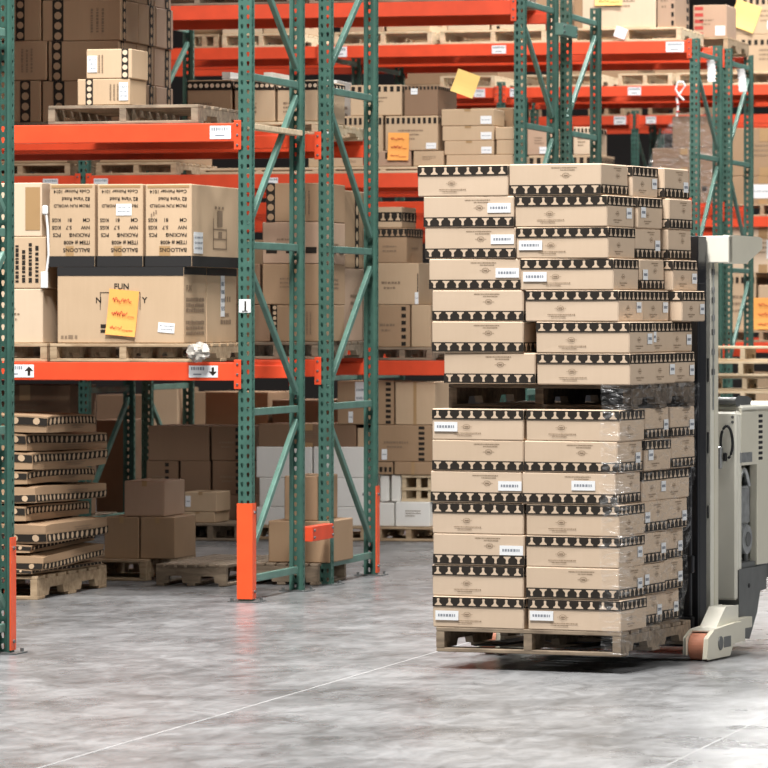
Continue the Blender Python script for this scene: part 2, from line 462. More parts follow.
def D_vdots(x0=.12, x1=.24, n=5, light='pale', seed=1, sidex=None):
    def f(mb, w, d, h):
        a = Face(mb, 'F', w, d, h); a.dots(0, h, n, M[light], x0 * w, x1 * w, True)
        for i in range(3): a.scrib(h * .2, w * (.62 + .07 * i) if x0 < .5 else w * (.2 + .07 * i), h * .8, w * .03, M['greyink'], seed + i, True)
        if sidex:
            b = Face(mb, 'R', w, d, h); b.dots(0, h, n, M[light], sidex[0] * d, sidex[1] * d, True)
    return f
def D_vchecks(x0=.8, x1=.92, n=6, seed=1, side=True):
    def f(mb, w, d, h):
        a = Face(mb, 'F', w, d, h); a.checks(0, h, n, M['ink'], x0 * w, x1 * w, True)
        a.scrib(w * .2, h * .5, w * .6, h * .06, M['greyink'], seed); a.scrib(w * .25, h * .38, w * .5, h * .05, M['greyink'], seed + 3)
        if side:
            b = Face(mb, 'R', w, d, h); b.checks(0, h, n, M['ink'], x0 * d, x1 * d, True)
    return f
def D_seam(mb, w, d, h):
    a = Face(mb, 'F', w, d, h); a.rect(w * .46, 0, w * .54, h, M['tape'])
    t = Face(mb, 'T', w, d, h); t.rect(w * .45, 0, w * .55, d, M['tape'])
def D_toptape(mb, w, d, h):
    t = Face(mb, 'T', w, d, h); t.rect(w * .44, 0, w * .56, d, M['tape'])
    Face(mb, 'F', w, d, h).rect(w * .44, h * .85, w * .56, h, M['tape'])

# ------------------------------------------------------------------ pallets
def pallet_parts(root, w, d, h, mat='wood', along='y'):
    """stringers run along y (front shows their ends) or along x (front shows a long stringer with notches)"""
    tb, bb = .018, .018
    r = random.Random(int(w * 1000))
    if along == 'y':
        n = 7; L, A = d, w
    else:
        n = 7; L, A = w, d
    bw = L / n * .78; gap = (L - bw * n) / (n - 1)
    def bx(mb, a0, l0, z0, a1, l1, z1):
        if along == 'y': mb.cbox(a0, l0, z0, a1, l1, z1, M[mat], .003, .001)
        else: mb.cbox(l0, a0, z0, l1, a1, z1, M[mat], .003, .001)
    for i in range(n):
        l0 = -L / 2 + i * (bw + gap); dk = MB(); bx(dk, -A / 2, l0, h - tb, A / 2, l0 + bw, h); dk.build('deck_board', root)
    for a in (-A / 2 + .02, 0, A / 2 - .02):
        sm = MB(); sw = .019
        prof = [(-L / 2, bb), (-L * .34, bb), (-L * .32, bb + (h - tb - bb) * .45), (-L * .14, bb + (h - tb - bb) * .45), (-L * .12, bb), (L * .12, bb), (L * .14, bb + (h - tb - bb) * .45),
                (L * .32, bb + (h - tb - bb) * .45), (L * .34, bb), (L / 2, bb), (L / 2, h - tb), (-L / 2, h - tb)]
        if along == 'y': sm.prism(prof, a - sw, a + sw, M[mat], 'x')
        else: sm.prism(prof, a - sw, a + sw, M[mat], 'y')
        sm.build('stringer', root)
    for l0 in (-L / 2, -bw / 2, L / 2 - bw):
        bt = MB(); bx(bt, -A / 2, l0, 0, A / 2, l0 + bw, bb); bt.build('bottom_board', root)
PAL = {}
def pallet(label, x, y, z, w=1.0, d=1.05, h=.11, mat='wood', along='y', rz=0, group='wooden pallets in the racks', cat='pallet'):
    """x: centre, y: front edge"""
    off = Matrix.Rotation(rz, 3, 'Z') @ Vector((0, d / 2, 0))
    key = (round(w, 3), round(d, 3), round(h, 3), mat, along)
    if key in PAL: root = copy_tree(PAL[key]); root.location = (x + off.x, y + off.y, z); root.rotation_euler = (0, 0, rz)
    else:
        root = empty('pallet', (x + off.x, y + off.y, z), rz); pallet_parts(root, w, d, h, mat, along); PAL[key] = root
    tag(root, label, cat, group)
    if 'group' in root.keys() and not group: del root['group']
    return root
def GP(label, v, x0, x1, z, d=1.05, h=.10, **k):
    a = at(x0, 300, v)[0]; b = at(x1, 300, v)[0]
    return pallet(label, (a + b) / 2, v, z + .001, round(b - a, 3), d, h, **k)

# ------------------------------------------------------------------ rack frames
UP_H = 3.83; PW = .076; PD = .044
def upright_mesh():
    mb = MB(); p = .0508; nr = int(UP_H / p)
    def plate(P, width, cols, z0off):
        """sheet with a column of teardrop holes per entry of cols; P(a, z) -> point"""
        n = len(cols); bw = width / n
        for r in range(nr):
            for i in range(n):
                a0 = -width / 2 + i * bw; a1 = a0 + bw; cx = (a0 + a1) / 2 + cols[i]; z0 = r * p; z1 = z0 + p; cz = (z0 + z1) / 2
                o = [(a0, z0), ((a0 + a1) / 2, z0), (a1, z0), (a1, cz), (a1, z1), ((a0 + a1) / 2, z1), (a0, z1), (a0, cz)]
                hr = .0085
                q = [(cx - hr * .5, cz - .013), (cx, cz - .014), (cx + hr * .5, cz - .013), (cx + hr, cz + .003), (cx + hr * .8, cz + .011), (cx, cz + .013), (cx - hr * .8, cz + .011), (cx - hr, cz + .003)]
                vs = [P(*t) for t in o] + [P(*t) for t in q]
                mb.add(vs, [(k, (k + 1) % 8, 8 + (k + 1) % 8, 8 + k) for k in range(8)], M['green'])
    plate(lambda a, z: (a, 0, z), PW, (.002, -.002), 0)
    plate(lambda a, z: (PW / 2, a + PD / 2, z), PD, (0,), 0)
    plate(lambda a, z: (-PW / 2, PD / 2 - a, z), PD, (0,), 0)
    for s in (-1, 1): mb.add([(s * PW / 2, PD, 0), (s * (PW / 2 - .02), PD, 0), (s * (PW / 2 - .02), PD, nr * p), (s * PW / 2, PD, nr * p)], [(0, 1, 2, 3) if s < 0 else (3, 2, 1, 0)], M['green'])
    me = mb.mesh('upright')
    import bmesh
    bm = bmesh.new(); bm.from_mesh(me); bmesh.ops.remove_doubles(bm, verts=bm.verts, dist=.0002)
    bmesh.ops.recalc_face_normals(bm, faces=bm.faces)
    bmesh.ops.solidify(bm, geom=bm.faces[:], thickness=.0028)
    bm.to_mesh(me); bm.free()
    return me
UPM = upright_mesh()
DEP = 1.07
def frame_proto():
    root = empty('rack_frame')
    for y, rz in ((0, 0), (DEP, PI)):
        u = link('upright', UPM, root, (0, y, .006), (0, 0, rz))
        b = MB().box(-.085, -.05, 0, .085, .11, .006, M['steel'])
        for bx, by in ((-.065, -.03), (.065, .09)): b.cyl((bx, by, .006), (bx, by, .022), .009, M['steel'], 8)
        b.build('base_plate', u, (0, 0, -.006))
    HB = [.12, 1.03, 1.94, 2.86, 3.70]
    y0, y1 = .055, DEP - .055
    for z in HB: MB().bar((0, y0, z), (0, y1, z), .028, .040, M['teal']).build('horizontal_brace', root, bevel=.004)
    up = True
    for z0, z1 in zip(HB[:-1], HB[1:]):
        a, b = ((y0, z0 + .1), (y1, z1 - .07)) if up else ((y1, z0 + .1), (y0, z1 - .1))
        MB().bar((0, a[0], a[1]), (0, b[0], b[1]), .028, .038, M['teal']).build('diagonal_brace', root, bevel=.004); up = not up
    return root
FP = frame_proto(); used_fp = [False]
FR = {}
def frame(key, label, x, v, flip=False, group='green rack frames', guard=None):
    if not used_fp[0]: r = FP; used_fp[0] = True
    else: r = copy_tree(FP)
    r.location = (x, v + (DEP if flip else 0), 0); r.rotation_euler = (0, 0, PI if flip else 0)
    tag(r, label, 'rack frame', group); FR[key] = r
    if guard:
        ups = [c for c in r.children if c.name.startswith('upright')]
        u = ups[0]
        g = MB(); W, T, hh = PW + .012, .006, .53
        prof_ = [(-W / 2, -T - .002), (W / 2, -T - .002), (W / 2, .066), (W / 2 - T, .066), (W / 2 - T, -.002), (-W / 2 + T, -.002), (-W / 2 + T, .066), (-W / 2, .066)]
        if flip: prof_ = [(-W / 2, -T - .002), (W / 2 - .03, -T - .002), (W / 2 - .03, -.002), (-W / 2 + T, -.002), (-W / 2 + T, .066), (-W / 2, .066)]
        g.prism(prof_, .01, hh, M['guard'], 'z')
        0 and g.prism([(-W / 2, -T - .002), (W / 2, -T - .002), (W / 2, .066), (W / 2 - T, .066), (W / 2 - T, -.002), (-W / 2 + T, -.002), (-W / 2 + T, .066), (-W / 2, .066)], .01, hh, M['guard'], 'z')
        for z in (.05, hh - .05): g.cyl((W / 2 - .002, .03, z), (W / 2 + .008, .03, z), .009, M['steel'], 8); g.cyl((-W / 2 + .002, .03, z), (-W / 2 - .008, .03, z), .009, M['steel'], 8)
        go = g.build('post_guard', u); go['label'] = guard
    return r

V1 = 0.0; V1b = 1.63; V2 = 6.62; V2b = 8.07; V3 = 12.95; V3b = 14.42; V4 = 19.35; V4b = 20.8; V5 = 25.8; V5b = 27.25; V0b = -4.96
BAY = 3.13
frame('2a', 'front rack frame rising right behind the tall pallet load', 0, V2)
frame('1a', 'nearest rack frame whose front post wears a bright orange guard and a numbered tag', 0, V1, guard='bright orange bolted post guard')
frame('1b', 'rack frame directly behind the orange guarded front frame, orange guard strip on its far post', 0, V1b, True, guard='orange guard on the far post')
frame('0b', 'rack frame at the left edge of the picture with an orange strip on its post', 0, V0b, True, guard='orange guard seen edge on')
frame('2b', 'second rack frame rising behind the tall pallet load, right of the front one', 0, V2b, True)
frame('3a', 'green rack frame above the forklift mast, left of the pair', 0, V3)
frame('3b', 'green rack frame above the forklift mast, right of the pair, white tag on it', 0, V3b, True)
frame('2c', 'dim rack frame behind the sagging carton stack, front of its pair', -BAY, V2)
frame('2d', 'dim rack frame behind the sagging carton stack, rear of its pair', -BAY, V2b, True)
frame('3c', 'far rack frame seen between the near green posts, front of its pair', -BAY, V3)
frame('3d', 'far rack frame seen between the near green posts, rear of its pair', -BAY, V3b, True)
frame('4a', 'distant rack frame far behind the wrapped brown stack, front of its pair', -BAY, V4)
frame('4b', 'distant rack frame far behind the wrapped brown stack, rear of its pair', -BAY, V4b, True)
frame('5a', 'most distant rack frame, small between beams, front of its pair', -BAY, V5)
frame('5b', 'most distant rack frame, small between beams, rear of its pair', -BAY, V5b, True)
# numbered tag on the nearest post
u = [c for c in FR['1a'].children if c.name.startswith('upright')][0]
t = MB().box(-.033, -.004, -.036, .033, -.001, .036, M['label']); tf = Face(t, 'F', 0, 0, 0, .0045)
v, f, w_ = glyphs('1'); t.add([((a - w_ / 2 - .05) * .078, -.0054, (b - .36) * .078) for a, b in v], f, M['ink'])
t.box(-.016, -.0054, -.031, .016, -.0046, -.026, M['ink'])
o = t.build('number_tag', u, (0, 0, at(244, 307, 0)[1])); o['label'] = 'white tag with a black 1'
# row spacers between back-to-back frames
def spacer(label, v0, v1, z, mat='orange'):
    m = MB(); m.box(-.03, v0, -.042, .03, v1, .042, M[mat])
    for y in (v0 + .03, v1 - .03): m.cyl((.03, y, .02), (.04, y, .02), .008, M['steel'], 8); m.cyl((.03, y, -.02), (.04, y, -.02), .008, M['steel'], 8)
    o = m.build('row_spacer', None, (.05, 0, z), bevel=.004); return tag(o, label, 'rack spacer', 'row spacers')
spacer('short orange spacer bar joining the two nearest rack frames low down', DEP + .01, V1b - .10, at(316, 532, 1.35)[1])
spacer('small green spacer plate joining the two rack frames behind the tall load', V2 + DEP - .05, V2b + .05, at(563, 31, 7.9)[1], 'teal')

# ------------------------------------------------------------------ rack beams
def beam_proto():
    m = MB(); L = BAY - PW - .004
    m.prism([(0, 0), (.045, 0), (.045, .072), (.028, .072), (.028, .1), (0, .1)], -L / 2, L / 2, M['orange'], 'x')
    root = m.build('rack_beam', bevel=.004)
    for s in (-1, 1):
        c = MB(); c.box(s * L / 2 - .02, -.012, -.045, s * L / 2 + .02, -.004, .115, M['orange'])
        for z in (-.02, .035, .09): c.cyl((s * L / 2, -.012, z), (s * L / 2, -.019, z), .007, M['steel'], 8)
        c.build('end_connector', root, bevel=.002)
    return root
BP = beam_proto(); used_bp = [False]
BEAMS = {}
def beam(key, label, bay, v, ztop, rear=False, group='orange rack beams'):
    if not used_bp[0]: r = BP; used_bp[0] = True
    else: r = copy_tree(BP)
    x = -BAY / 2 - BAY * bay
    r.location = (x, v + (DEP + .0 if rear else 0), ztop - .1); r.rotation_euler = (0, 0, PI if rear else 0)
    tag(r, label, 'rack beam', group); BEAMS[key] = r
    return r
def beam_label(key, x0, y0, x1, y1, arrow=None, mat='label'):
    """label placed where its beam face shows it"""
    b = BEAMS[key]; v = b.location.y; a = at(x0, y0, v); c = at(x1, y1, v)
    zc = b.location.z + .05; xc = (a[0] + c[0]) / 2; W = abs(c[0] - a[0]); Hh = min(.096, abs(a[1] - c[1]))
    m = MB(); m.box(-W / 2, -.0015, -Hh / 2, W / 2, 0, Hh / 2, M[mat])
    wt = W * .62 if arrow else W
    x = -W / 2 + W * .08; r = random.Random(int(x0))
    while x < -W / 2 + wt * .9:
        l = r.uniform(.004, .011); m.box(x, -.0024, Hh * .12, x + l, -.0015, Hh * .38, M['labelink']); x += l + .005
    m.box(-W / 2 + wt * .25, -.0024, -Hh * .28, -W / 2 + wt * .7, -.0015, -Hh * .18, M['labelink'])
    if arrow:
        cx = W / 2 - W * .17; s = 1 if arrow == 'up' else -1; k = Hh * .36
        m.add([(cx - k * .3, -.0026, -s * k), (cx + k * .3, -.0026, -s * k), (cx + k * .3, -.0026, 0), (cx + k, -.0026, 0), (cx, -.0026, s * k), (cx - k, -.0026, 0), (cx - k * .3, -.0026, 0)], [(0, 1, 2, 3, 4, 5, 6)], M['ink'])
    o = m.build('beam_label', b, (xc - b.location.x, -.002, .05)); o['label'] = 'white bar code label' + (' with a black %s arrow' % arrow if arrow else '')
    return o
LV1 = [1.302, 2.604, 3.78]; LV2 = [1.246, 2.536, 3.712]; LV3 = [1.30, 2.50, 3.80]; LV4 = [1.30, 2.50, 3.76]
rows = [('1', V1, V1b, LV1, 'nearest row'), ('2', V2, V2b, LV2, 'second row'), ('3', V3, V3b, LV3, 'third row'), ('4', V4, V4b, LV4, 'fourth row'), ('5', V5, V5b, LV4, 'farthest row')]
lvn = ['lower', 'middle', 'top']
for rk, va, vb, LV, rn in rows:
    for li, z in enumerate(LV):
        for nm, vv, rear, pos in (('A', va, False, 'front'), ('B', va, True, 'inner front-half'), ('C', vb, False, 'inner rear-half'), ('D', vb, True, 'rear')):
            for bay in (0, 1):
                if rk == '1' and (bay == 1 or li == 2): continue
                if rk == '2' and li == 2 and nm in 'CD': continue
                beam(rk + nm + str(li) + str(bay), 'orange steel beam, %s level, %s of the %s of racks, %s bay' % (lvn[li], pos, rn, 'end' if bay == 0 else 'second'), bay, vv, z, rear)
beam_label('1A10', 210, 128, 231, 141)
beam_label('1A00', 6, 366, 34, 379, 'up'); beam_label('1A00', 189, 367, 218, 379, 'down')
beam_label('2A11', 43, 177, 58, 185); beam_label('2A10', 94, 176, 108, 184); beam_label('2A10', 262, 175, 278, 182)
beam_label('3A20', 492, 46, 506, 54); beam_label('3A20', 666, 41, 684, 51); beam_label('3A20', 334, 47, 347, 57)
beam_label('4A20', 474, 91, 485, 99); beam_label('4A20', 510, 90, 518, 98); beam_label('4A20', 628, 88, 641, 96); beam_label('5A20', 614, 122, 626, 130); beam_label('5A20', 646, 122, 656, 129)

# ------------------------------------------------------------------ the setting
def slab(name, x0, y0, x1, y1, z, mat):
    return struct(MB().box(x0, y0, z - .1, x1, y1, z, mat).build(name))
slab('floor', -40, -45, 40, 46, 0, M['floor'])
struct(MB().box(-40, 46, 0, 40, 46.2, 9, M['wall']).build('wall_back'))
for i, (x, w) in enumerate(((1.906, .007), (3.98, .005))):
    struct(MB().box(x - w / 2, -24, .0004, x + w / 2, 1.0 if i == 0 else -6, .0012, M['joint']).build('trim_%d' % (i + 1)))

# ------------------------------------------------------------------ goods: nearest row, middle and top levels
L2, L3 = LV1[0], LV1[1]
GA = 'wooden pallets in the racks'
# --- middle level, front pallet
GP('pallet under the big carton with the orange note, middle level of the nearest rack', .0, 50, 196, L2, 1.05, .10, mat='wood')
GP('pallet end at the left edge on the middle level, under three pale cartons', .02, -110, 47, L2, 1.05, .10, mat='wood')
def D_big(mb, w, d, h):
    a = Face(mb, 'F', w, d, h); b = Face(mb, 'R', w, d, h)
    a.rect(0, h * .885, w, h, M['band']); b.rect(0, h * .9, d, h, M['band'])  # dark band along the top paints the shadow of the cartons above
    x0, x1, z0, z1 = w * .34, w * .66, h * .44, h * .67; t = .004
    for q in ((x0, z1 - t, x1, z1), (x0, z0, x0 + t, z1), (x1 - t, z0, x1, z1)): a.rect(*q, M['ink'])
    a.text('FUN', w * .45, h * .71, .045, M['ink']); a.text('N', w * .305, h * .53, .045, M['ink']); a.text('Y', w * .675, h * .53, .045, M['ink'])
    a.rect(w * .345, h * .2, w * .40, h * .25, M['ink']); a.rect(w * .345, h * .14, w * .39, h * .18, M['ink'])
    a.scrib(w * .03, h * .06, w * .16, h * .05, M['greyink'], 4)
    b.text('FUN', d * .1, h * .68, .05, M['greyink'])
    for i in range(3): b.scrib(d * .1, h * (.55 - .07 * i), d * .9, h * .05, M['greyink'], i)
    for i in range(3): b.scrib(d * .1, h * (.25 - .07 * i), d * .9, h * .05, M['greyink'], i + 5)
big = G('big carton with an orange note taped on its front, middle level', .02, 57, 267, 184, 345, .42, 'tan', D_big, base=L2 + .101)
note(big, .405, .10, .64, .70, tilt=.09)
lab(big, 'F', .80, .14, .93, .27, tilt=.08, lines=2)
def D_side(mb, w, d, h):
    b = Face(mb, 'R', w, d, h); b.rect(0, h * .9, d, h, M['band'])  # same shadow painted on along the top edge
    b.scrib(d * .45, h * .25, d * .8, h * .06, M['greyink'], 2); b.scrib(d * .5, h * .35, d * .75, h * .05, M['greyink'], 3)
    b.checks(h * .55, h * .62, 4, M['greyink'], d * .5, d * .8)
back = G('carton behind the big noted carton on the same pallet, side print facing the green post', .452, 79, 268, 207, 345, .58, 'tan', D_side, base=L2 + .101)
lab(back, 'R', .45, .35, .58, .9, lines=4)
# three cartons standing upside down: the print reads inverted
def D_inv(seed, smudge=0):
    def f(mb, w, d, h):
        a = Face(mb, 'F', w, d, h); b = Face(mb, 'R', w, d, h)
        a.rect(0, 0, w, h * .13, M['band'], .0005); b.rect(0, 0, d, h * .13, M['band'], .0005)
        x = w * .90; s = .036
        for t, z, ss in (('Code Pointer 1014', .93, .8), ('82 Vane Road', .84, .8), ('FROM FUN WORLD', .755, .82), ('ITEM # 4008', .315, .8), ('BALLOONS', .225, .85)):
            sz = min(s * ss, w * .80 / glyphs(t)[2]); a.text(t, x, h * z, sz, M['ink'], flip=True)
        for t, z in ((('CM', '81', 'KGS'), .585), (('NW', '5.7', 'KGS'), .495), (('PACKING', '3', 'PCS'), .405)):
            for q, xx in zip(t, (.90, .50, .26)): a.text(q, w * xx, h * z, s * .78, M['ink'], flip=True)
        a.rect(w * (.36 if seed != 3 else .30), h * .13, w * .54, h * .25, M['tape'], -.0008)
        a.rect(w * .05, h * .955, w * .95, h * .985, M['tape'])
        if smudge:
            for k in range(3): a.rect(w * (.12 + .05 * k), h * (.60 + .02 * k), w * (.15 + .05 * k), h * (.645 + .02 * k), M['greyink'])
        c = Face(mb, 'R', w, d, h)
        c.checks(h * .72, h * .75, 3, M['greyink'], d * .42, d * .62)
        for q in ((.40, .46, .66, .475), (.40, .34, .66, .355), (.40, .22, .66, .235), (.40, .22, .412, .60), (.648, .22, .66, .48)): c.rect(d * q[0], h * q[1], d * q[2], h * q[3], M['greyink'])
        c.rect(d * .48, h * .5, d * .58, h * .7, M['greyink']); c.poly([(d * .5, h * .36), (d * .57, h * .36), (d * .57, h * .44), (d * .5, h * .44)], M['greyink'])
    return f
i1 = G('tall carton with upside-down print, left one of three on the big carton', .03, 49, 184, 95, 266, 1.0, 'tan', D_inv(1), on=big, group='three cartons with inverted print')
i2 = G('tall carton with upside-down print, middle one of three, white label on it', .03, 97, 184, 143, 266, 1.0, 'tan', D_inv(2), on=big, group='three cartons with inverted print')
i3 = G('tall carton with upside-down print, right one of three, its long side showing', .03, 145, 184, 192, 266, 1.0, 'tan', D_inv(3, 1), on=big, group='three cartons with inverted print')
lab(i2, 'F', .42, .62, .76, .76, lines=2); lab(i3, 'R', .03, .16, .20, .42, lines=3)
# left column
c0 = G('pale carton at the left edge, bottom of its column on the middle level', .05, -25, 289, 43, 345, .9, 'pale', D_print(3, False), base=L2 + .101)
def D_vtext(mb, w, d, h):
    a = Face(mb, 'F', w, d, h)
    for i in range(5): a.scrib(h * .12, w * (.50 + .09 * i), h * (.9 - .06 * (i % 3)), w * .045, M['ink'], 20 + i, True)
c1 = G('carton with vertical black print at the left edge, middle of its column', .05, -28, 237, 46, 289, .9, 'tan', D_vtext, on=c0)
def D_patch(mb, w, d, h):
    a = Face(mb, 'F', w, d, h); a.rect(w * .76, h * .12, w * .98, h * .92, M['tape'])
c2 = G('pale carton at the left edge with a brown tape patch, top of its column', .05, -26, 183, 42, 237, .9, 'pale', D_patch, on=c1)
a0 = at(43.5, 209, .0); a1 = at(46.5, 288, 0)
m = MB(); m.tube([(a0[0], .038, a0[1]), (a0[0] + .012, .036, a0[1] - .1), (a0[0] + .018, .036, a0[1] - .25), (a0[0] - .004, .036, a1[1] + .02)], .007, M['strap'], 8)
m.cbox(a0[0] - .018, .022, a0[1] - .03, a0[0] + .014, .046, a0[1] + .02, M['strap'], .006); m.cbox(a1[0] - .045, .030, a1[1] - .0, a1[0] - .005, .046, a1[1] + .09, M['label'], .003)
tag(m.build('strap'), 'white strap with a tag hanging down beside the cartons at the left edge', 'strap')
# crumpled wrap on the pallet
def crumple(label, x, y, z, r, mat='wrap', sx=1.2, sz=1.0, name='plastic_wrap', cat='plastic wrap'):
    import bmesh
    bm = bmesh.new(); bmesh.ops.create_icosphere(bm, subdivisions=3, radius=r)
    q = random.Random(int(x * 100))
    for vv in bm.verts:
        k = 1 + q.uniform(-.28, .22); vv.co = Vector((vv.co.x * k * sx, vv.co.y * k, vv.co.z * k * sz))
    me = bpy.data.meshes.new(name); bm.to_mesh(me); bm.free(); me.materials.append(M[mat])
    return tag(link(name, me, None, (x, y, z)), label, cat)
cr = at(199, 352, -.06); crumple('crumpled clear plastic wrap on the right pallet end, middle level', cr[0], -.07, cr[1], .05)

# --- middle level, rear row
GP('pallet of the brown stack seen through the near frame, middle level', V1b + .02, 235, 318, L2, 1.04, .10, mat='greywood')
b_ = L2 + .101; v = V1b + .05
rr = dict(group='brown cartons behind the near frame')
s1 = G('upright brown carton with two dotted bands behind the near frame, bottom of the stack', v, 272, 305, 322, 345, .5, 'brown', D_vdots(.0, .10, 7, 'tan', 2), base=b_)
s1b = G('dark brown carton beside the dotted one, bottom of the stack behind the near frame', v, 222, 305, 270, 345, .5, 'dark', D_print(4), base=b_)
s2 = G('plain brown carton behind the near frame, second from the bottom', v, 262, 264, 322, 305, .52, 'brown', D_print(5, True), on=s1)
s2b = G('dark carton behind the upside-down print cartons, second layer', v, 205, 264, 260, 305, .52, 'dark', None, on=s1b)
s3 = G('brown carton with taped top behind the near frame, third from the bottom', v, 262, 222, 322, 264, .52, 'pink', D_checktop(3, 4, z0=.25, z1=.4), on=s2)
s4 = G('top brown carton behind the near frame under the orange beam', v, 266, 183, 322, 222, .52, 'brown', D_vdots(.0, .16, 4, 'brown', 7), on=s3)
v2 = v + .53
for (y0, y1, lbl, mt, dc) in ((268, 345, 'tall pale carton on the right of the rear stack, lower one', 'pink', D_print(9)), (190, 268, 'tall carton on the right of the rear stack with a dotted side, upper one', 'brown', D_vdots(.85, .97, 6, 'tan', 3, (.55, .72)))):
    o = G(lbl, v2, 310, y0, 343, y1, .5, mt, dc, base=b_ if y1 == 345 else None, on=prev if y1 != 345 else None); prev = o

GP('unseen pallet added for shade behind the upside-down print cartons, rear of the nearest row', V1b + .02, 20, 225, L2, 1.04, .10, mat='greywood')  # unseen pallet and cartons, added to keep lamplight out of the rear bay
for (xa, xb, nm) in ((22, 110, 'left'), (114, 200, 'right')):
    G('unseen brown carton added for shade behind the upside-down print cartons, nearest row, rear %s' % nm, V1b + .06, xa, 195, xb, 345, .9, 'brown', D_print(6), base=L2 + .101)
# --- top level, front: pallet with two small lit cartons
GP('pallet on the upper beam of the nearest rack, two small cartons on it', .02, 48, 198, L3, 1.0, .105, mat='greywood')
u1 = G('small light carton with a dotted band near its left edge, on the upper pallet', .06, 77, 79, 130, 104, .30, 'tan', D_vdots(.16, .30, 4, 'pale', 1), base=L3 + .106)
u2 = G('small light carton with a dotted band at its right edge, stacked on another', .06, 86, 49, 132, 79, .30, 'tan', D_vdots(.78, .93, 4, 'pale', 5), on=u1)
lab(u1, 'F', .80, .18, .97, .86, lines=3); lab(u2, 'F', .03, .22, .24, .78, lines=3)
# --- top level, rear: tall dark stack
v = V1b + .03; zb = L3 + .09
GP('pallet hidden behind the upper pallet, under the tall dark carton stack', v, -60, 124, L3, 1.04, .09, mat='greywood')
pr = [None] * 3
rowsd = [(122, 81, 'bottom', (.72, .86)), (81, 41, 'second', (.27, .40)), (41, 0, 'third', (.66, .78)), (0, -36, 'topmost', (.4, .5))]
for k, (yb, yt, nm, dx) in enumerate(rowsd):
    xs = (-32, 42, 122) if k % 2 == 0 else (-20, 48, 120)
    for j in range(2):
        o = G('dark brown carton in the tall upper stack at the left, %s layer, %s column' % (nm, ('left', 'right')[j]), v, xs[j], yt, xs[j + 1] - 1, yb, .34, 'brown', D_vdots(dx[0] if j == 0 else dx[0] * .2, dx[1] if j == 0 else dx[0] * .2 + .14, 4, 'brown', k * 3 + j, (.1, .28)), base=zb if k == 0 else None, on=None if k == 0 else pr[j], group='dark cartons in the upper stack')
        pr[j] = o
        if k == 0: first = o
    for j in range(2):
        x0 = at(xs[2] - 62, 60, v + .35)[0]; vv = v + .35 + .35 * j
        src = pr[1]; w, d, h = src['dims']
        q = carton('dark brown carton in the tall upper stack, %s layer, %s along the receding side' % (nm, ('second', 'third')[j]), at(xs[2] - 1, 60, v)[0] - .19, vv, src.location.z, .37, .34, h, 'pink' if j else 'brown', D_vdots(.1, .2, 4, 'brown', k + j, (.62, .84)), group='dark cartons in the upper stack')
# --- top level, rear: cartons with a dotted black top band
GP('pallet under the dotted black banded cartons on the upper level', v, 187, 318, L3, 1.02, .075, mat='palewood')
def D_dottop(seed):
    def f(mb, w, d, h):
        a = Face(mb, 'F', w, d, h); a.dots(h * .76, h * .97, 8, M['pale'])
        for i in range(3): a.scrib(w * .15, h * (.42 - .1 * i), w * .55, h * .05, M['greyink'], seed + i)
        b = Face(mb, 'R', w, d, h); b.dots(h * .76, h * .97, 8, M['pale'])
    return f
bb = []
for j, (xa, xb) in enumerate(((187, 232), (234, 275), (277, 318))):
    bb.append(G('brown carton with a dotted black top band on the upper level, %s of three' % ('left', 'middle', 'right')[j], v + .02, xa, 80, xb, 119, .6, 'tan' if j else 'brown', D_dottop(j), base=L3 + .076, group='dotted band cartons upper level'))
m = MB(); zt = TOPS[bb[0].name]; xa, xb = at(222, 75, v + .1)[0], at(272, 75, v + .1)[0]
m.cbox(xa, v + .1, zt, xb, v + .5, zt + .012, M['white'], .004); m.box(xa, v + .1, zt + .012, xa + .05, v + .5, zt + .05, M['white']); m.box(xb - .05, v + .1, zt + .012, xb, v + .5, zt + .045, M['white']); m.box(xa + .1, v + .48, zt + .012, xb - .1, v + .5, zt + .05, M['white'])
tag(m.build('carton_tray'), 'flat white open tray lying on the dotted band cartons', 'tray')
# pallet support bars
for x, lb in ((at(262, 126, .3)[0], 'pale cross bar under the upper level, close behind the front green post'), (-.75, 'pale cross bar under the upper pallet, further from the post')):
    tag(MB().box(x - .03, .045, L3 - .032, x + .03, DEP - .05, L3 - .002, M['palewood']).build('support_bar', bevel=.003), lb, 'support bar', 'pallet support bars')

